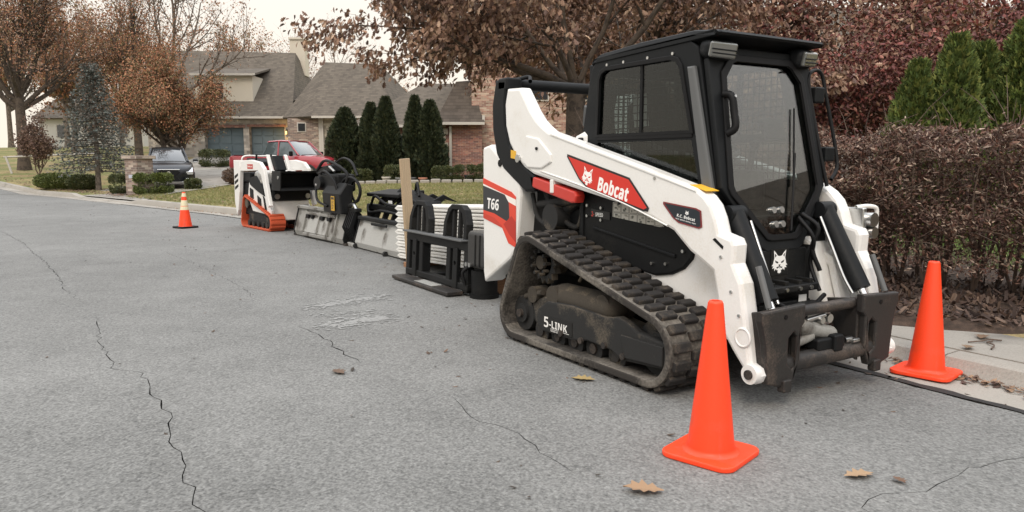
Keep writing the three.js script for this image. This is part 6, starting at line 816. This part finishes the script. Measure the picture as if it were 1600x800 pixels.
clipped('boxwood', 'small clipped shrub beside the front wheel of the dark SUV', G0(-12.55, 29.6), 0.26, 0.42, 0.26, 95, 2500, box1, 0.06, 0.4);
clipped('boxwood', 'dark clipped shrub in front of the left garage door', G0(-16.9, 43.0), 0.8, 1.0, 0.6, 96, 3000, box1, 0.08, 0.5);
[[-6.7, 33.7, 0.42, 0.62, 'clipped round shrub at the foot of the broad arborvitae'], [-5.15, 33.4, 0.50, 0.80, 'clipped round shrub between the third and fourth arborvitae'], [-3.05, 33.2, 0.48, 0.72, 'clipped shrub in front of the last arborvitae by the downspout'], [-2.05, 33.2, 0.52, 0.76, 'clipped shrub under the brick bay beside the black flowerpot'], [-1.1, 33.1, 0.5, 0.78, 'clipped shrub under the brick bay nearest the gable wall']].forEach(([a, d, rad, h, lab], i) => clipped('boxwood', lab, G0(a, d), rad, h, rad, 101 + i, 3200, box1, 0.06, 0.45, 'clipped shrubs by the house'));
clipped('leafy_shrub', 'reddish brown shrub in the bed between SUV and truck', G0(-12.2, 34.2), 0.9, 0.75, 0.6, 110, 3000, [[0.14, 0.09, 0.06], [0.1, 0.06, 0.045], [0.18, 0.12, 0.08]], 0.08, 0.1);

// ---------------------------------------------------------------- the long brown hedge: stems, twigs, thousands of dry leaves
{
  const r = rngOf(120), z0 = 0.4, z1 = -9.4, x0 = 6.45, x1 = 7.75, top = 1.38, o = thing('dry_hedge', 'long head-high hedge of dry brown leaves behind the sidewalk', 'hedge', [7.1, 0.17, -4.5]);
  const cx = 7.1, cz = -4.5, bl = [], it = [], cols = [[0.14, 0.066, 0.046], [0.098, 0.047, 0.034], [0.18, 0.095, 0.065], [0.07, 0.036, 0.029], [0.22, 0.155, 0.115], [0.36, 0.27, 0.21], [0.085, 0.05, 0.04], [0.16, 0.10, 0.075]];
  for (let i = 0; i < 120; i++) { const z = z1 + (z0 - z1) * (i + r()) / 120, x = x0 + 0.35 + r() * (x1 - x0 - 0.6); const b = V(x - cx, 0, z - cz); const n = 2 + Math.floor(r() * 3); for (let k = 0; k < n; k++) { const t = V((r() - 0.5) * 0.8, 1.0 + r() * 0.55, (r() - 0.5) * 0.7); bl.push({ pts: [b, b.clone().addScaledVector(t, 0.35).add(V((r() - 0.5) * 0.12, 0, (r() - 0.5) * 0.12)), b.clone().addScaledVector(t, 0.7).add(V((r() - 0.5) * 0.15, 0, (r() - 0.5) * 0.15)), b.clone().add(t)], rad: [0.016, 0.012, 0.008, 0.003], n: 5 }); } }
  for (let i = 0; i < 900; i++) { const p = V(x0 + r() * (x1 - x0) - cx, 0.30 + r() * 1.2, z1 + r() * (z0 - z1) - cz), d = V(r() - 0.7, r() - 0.3, r() - 0.5).normalize().multiplyScalar(0.25 + r() * 0.3); bl.push({ pts: [p, p.clone().addScaledVector(d, 0.5).add(V(0, 0.03, 0)), p.clone().add(d)], rad: [0.006, 0.004, 0.002], n: 3 }); }
  obj('stems', tubes(bl), M.twig, o);
  const nz = noise(128, 16, 121), bump = (z, y) => nz[(Math.floor(((y * 40) % 128 + 128) % 128)) * 128 + Math.floor((((z * 14) % 128) + 128) % 128)];
  for (let i = 0; i < 135000; i++) { const z = z1 + r() * (z0 - z1), yy = 0.15 + Math.pow(r(), 0.8) * (top - 0.15), face = r(); const bn = bump(z, yy); let x; if (face < 0.72) x = x0 + (bn - 0.35) * 0.42 + r() * r() * 0.5; else x = x0 + r() * (x1 - x0); let y = yy + (face > 0.9 ? (top - yy) * 0.9 + (bump(z, x) - 0.5) * 0.18 : 0); y += ((bump(z, 3) - 0.5) * 0.22 + (bump(z * 3.1, 1) - 0.5) * 0.16) * (yy / top); if (bump(z * 2.3, yy * 1.7 + 5) < 0.30 && r() < 0.6) continue; if (yy < 0.5 && r() < 0.6 * (1 - (yy - 0.15) / 0.35) + (bn < 0.45 ? 0.2 : 0)) continue; it.push([x - cx, y + (r() < 0.05 ? r() * 0.14 * (yy / top) : 0), z - cz, 0.026 + r() * r() * 0.055, randQ(r, 1.4), pick(cols, r)]); }
  scatter('dry_leaves', leafCurl, LM, it, o);
}
// ---------------------------------------------------------------- ground cover
{
  const r = rngOf(130), it = []; for (let i = 0; i < 46000; i++) { const a = -13 + r() * 13, d = 17 + r() * 15.3; const c = hw(a, d); if (c.x < EX(c.z) + 0.9) continue; it.push([c.x, GY(c.x, c.z) - 0.01, c.z, 0.045 + r() * 0.06, randQ(r, 0.35), pick([[0.19, 0.20, 0.065], [0.14, 0.165, 0.05], [0.30, 0.26, 0.12], [0.24, 0.23, 0.09]], r)]); }
  for (let i = 0; i < 9000; i++) { const x = 8.4 + r() * 3.2, z = -9 + r() * 9; it.push([x, GY(x, z) - 0.01, z, 0.06 + r() * 0.09, randQ(r, 0.35), pick([[0.09, 0.15, 0.035], [0.07, 0.12, 0.03], [0.14, 0.19, 0.05]], r)]); }
  const g = scatter('lawn_grass', blade, LM, it); g.userData.label = 'short yellow-green grass of the lawns'; g.userData.category = 'grass';
  const lt = []; const litter = (n, f, s0, s1, cols) => { for (let i = 0; i < n; i++) { const [x, y, z] = f(); lt.push([x, y, z, s0 + r() * (s1 - s0), new THREE.Quaternion().setFromEuler(new THREE.Euler(Math.PI / 2 + (r() - 0.5) * 0.7, r() * 6.28, (r() - 0.5) * 0.7, 'YXZ')), pick(cols, r)]); } };
  const brown = [[0.2, 0.12, 0.07], [0.14, 0.085, 0.055], [0.28, 0.18, 0.11], [0.1, 0.06, 0.045]];
  litter(2600, () => { const a = -26 + r() * 25, d = 20 + r() * 22, c = hw(a, d); return c.x > EX(c.z) + 0.8 ? [c.x, GY(c.x, c.z) + 0.02, c.z] : [EX(c.z) + 0.9 + r(), GY(EX(c.z) + 1, c.z) + 0.02, c.z]; }, 0.07, 0.13, brown);
  litter(5200, () => { const z = 1.5 - r() * 12, x = 5.6 + r() * 3.6; const xi = z > -2.54 ? 5.9 + (z + 2.54) * 1.25 : z > -2.9 ? 5.75 : z > -3.4 ? 5.5 : 5.3; return [Math.max(x, xi + r() * 0.5), GY(x, z) + 0.055, z]; }, 0.04, 0.09, [...brown, [0.05, 0.03, 0.025], [0.07, 0.042, 0.03], [0.06, 0.035, 0.027]]);
  litter(1300, () => { const z = r() < 0.5 ? 0.5 - r() * 5 : 2 - r() * 26, x = EX(z) + 0.44 - r() * r() * 0.16; return [x, 0.0 + r() * 0.008, z]; }, 0.03, 0.075, brown);
  litter(300, () => { const z = 1 - r() * 24, x = EX(z) + 0.02 + (r() - 0.5) * 0.09; return [x, 0.006, z]; }, 0.015, 0.05, [[0.05, 0.035, 0.025], [0.08, 0.055, 0.04], [0.03, 0.025, 0.02]]);
  litter(620, () => { const z = -2 - r() * 26, x = EX(z) - r() * r() * 4.6; return [x, 0.006, z]; }, 0.012, 0.055, [[0.07, 0.05, 0.035], [0.12, 0.075, 0.05], [0.05, 0.04, 0.03]]);
  const l = scatter('leaf_litter', leafOval, LM, lt); l.userData.label = 'small brown fallen leaves strewn over lawn, mulch and gutter'; l.userData.category = 'leaf litter';
  const ch = []; for (let i = 0; i < 9000; i++) { const z = 1 - r() * 8.5, x = 5.4 + r() * 1.9; const xi = z > -2.54 ? 5.9 + (z + 2.54) * 1.25 : z > -2.9 ? 5.75 : z > -3.4 ? 5.5 : 5.25; if (x < xi) continue; ch.push([x, GY(x, z) + 0.05 + r() * 0.02, z, 0.03 + r() * 0.07, randQ(r, 1.5), pick([[0.06, 0.035, 0.026], [0.04, 0.025, 0.02], [0.09, 0.055, 0.04], [0.13, 0.085, 0.06]], r)]); }
  const c = scatter('bark_mulch', flatGeo([[-0.14, 0, 0], [0.14, 0.02, 0.05], [0.12, 1, 0.1], [-0.1, 0.9, 0]], [[0, 1, 2], [0, 2, 3]]), LM, ch); c.userData.label = 'dark shredded bark mulch under the dry hedge'; c.userData.category = 'mulch';
  // leaves that lie singly on the asphalt and concrete
  [[2.01, -2.11, 0.13, 0.4, 'lobed tan oak leaf lying on the asphalt beside the first cone base'], [2.75, -1.82, 0.11, 1.9, 'curled tan oak leaf lying on the asphalt near the crack'], [2.72, -3.47, 0.12, 3.0, 'pale yellow oak leaf lying beside the rubber track'], [1.45, -4.51, 0.10, 4.2, 'dark brown leaf lying beside the short crack'], [5.15, -2.55, 0.10, 0.8, 'brown leaf lying on the sidewalk'], [5.42, -2.62, 0.12, 2.2, 'small twig-like brown leaf further back on the sidewalk'], [2.92, -1.71, 0.06, 1.2, 'tiny dark leaf in the asphalt crack']].forEach(([x, z, s, a, lab], i) => { const m = obj('fallen_leaf', oakLeaf.clone(), mat(...[[0.30, 0.19, 0.11], [0.33, 0.22, 0.13], [0.33, 0.24, 0.10], [0.12, 0.075, 0.05], [0.2, 0.13, 0.08], [0.16, 0.1, 0.06], [0.14, 0.08, 0.05]][i], 0.8, 0, { side: THREE.DoubleSide })); m.scale.set(s * 1.25, s * 1.25, s * 0.7); m.rotation.set(-Math.PI / 2 + 0.05, 0, a, 'YXZ'); m.rotation.y = a * 1.3; m.position.set(x, x > 5 ? 0.100 : 0.012, z); tag(m, lab, 'leaf', 'single fallen leaves'); });
  for (const [x, z, a] of [[5.30, -2.50, 0.5], [5.38, -2.58, -0.3]]) { const m = obj('twig', tube([[-0.13, 0.006, 0], [-0.03, 0.014, 0.02], [0.06, 0.01, -0.015], [0.13, 0.007, 0.02]], 0.005, 6), M.twig); m.position.set(x, 0.089, z); m.rotation.y = a; tag(m, a > 0 ? 'thin brown twig lying on the sidewalk, closer to the kerb' : 'thin brown twig lying on the sidewalk, closer to the mulch', 'twig', 'twigs on the sidewalk'); }
}

// ---------------------------------------------------------------- trees across the street and the next lot, mirrored in the cab windows
for (const [i, x, z, h, lab] of [[0, -21, -14, 1, 'broad brown tree across the street, opposite the buckets'], [1, -22, -5, 1.15, 'broad brown tree across the street, opposite the track loader'], [2, -20, 6, 1.0, 'broad brown tree across the street, opposite the cones'], [3, 27, 3, 1.0, 'brown tree in the neighbouring garden beyond the sidewalk'], [4, 15, 19, 1.1, 'brown tree beside the tan house along the sidewalk']]) makeTree('street_tree', lab, 'tree', [x, 0.12, z], { seed: 150 + i, trunkH: 2.6, trunkR: 0.25, levels: 3, limbs: 9, limbL: 4.2 * h, leader: 4.5 * h, wob: 0.36, up: 0.1, leaf: { n: 9000, geo: leafOval, size: 0.24, cols: brownOak, jit: 0.8 } }, 'trees across the street');
{ const H = thing('tan_house', 'tan brick house with a steep gable along the sidewalk behind the cones', 'house', [22, 0.3, 12], -2.2); obj('wall', bb(-7, 7, 0, 3.2, -5, 5), M.creamBrick, H); for (const s of [-1, 1]) obj('roof', slab([[-7.6, 3.1, s * 5.6], [7.6, 3.1, s * 5.6], [7.6, 6.2, 0], [-7.6, 6.2, 0]]), M.shingle, H); for (const x of [-6.9, 6.9]) obj('gable', front([[-5, 3.15], [5, 3.15], [0, 5.95]], -0.1, 0.1, 0).rotateY(Math.PI / 2).translate(x, 0, 0), M.creamBrick, H); const d = obj('front_door', bb(-0.5, 0.5, 0, 2.1, 4.98, 5.05), M.doorBlue, H); obj('handle', bb(0.34, 0.4, 1.0, 1.1, 5.05, 5.09), M.steel, d); for (const x of [-4.6, 2.6]) { const w = obj('window', bb(x, x + 1.6, 0.9, 2.3, 4.98, 5.05), M.trim, H); obj('pane', bb(x + 0.08, x + 1.52, 0.98, 2.22, 5.055, 5.07), M.darkGlass, w); } }

renderer.render(scene, camera);
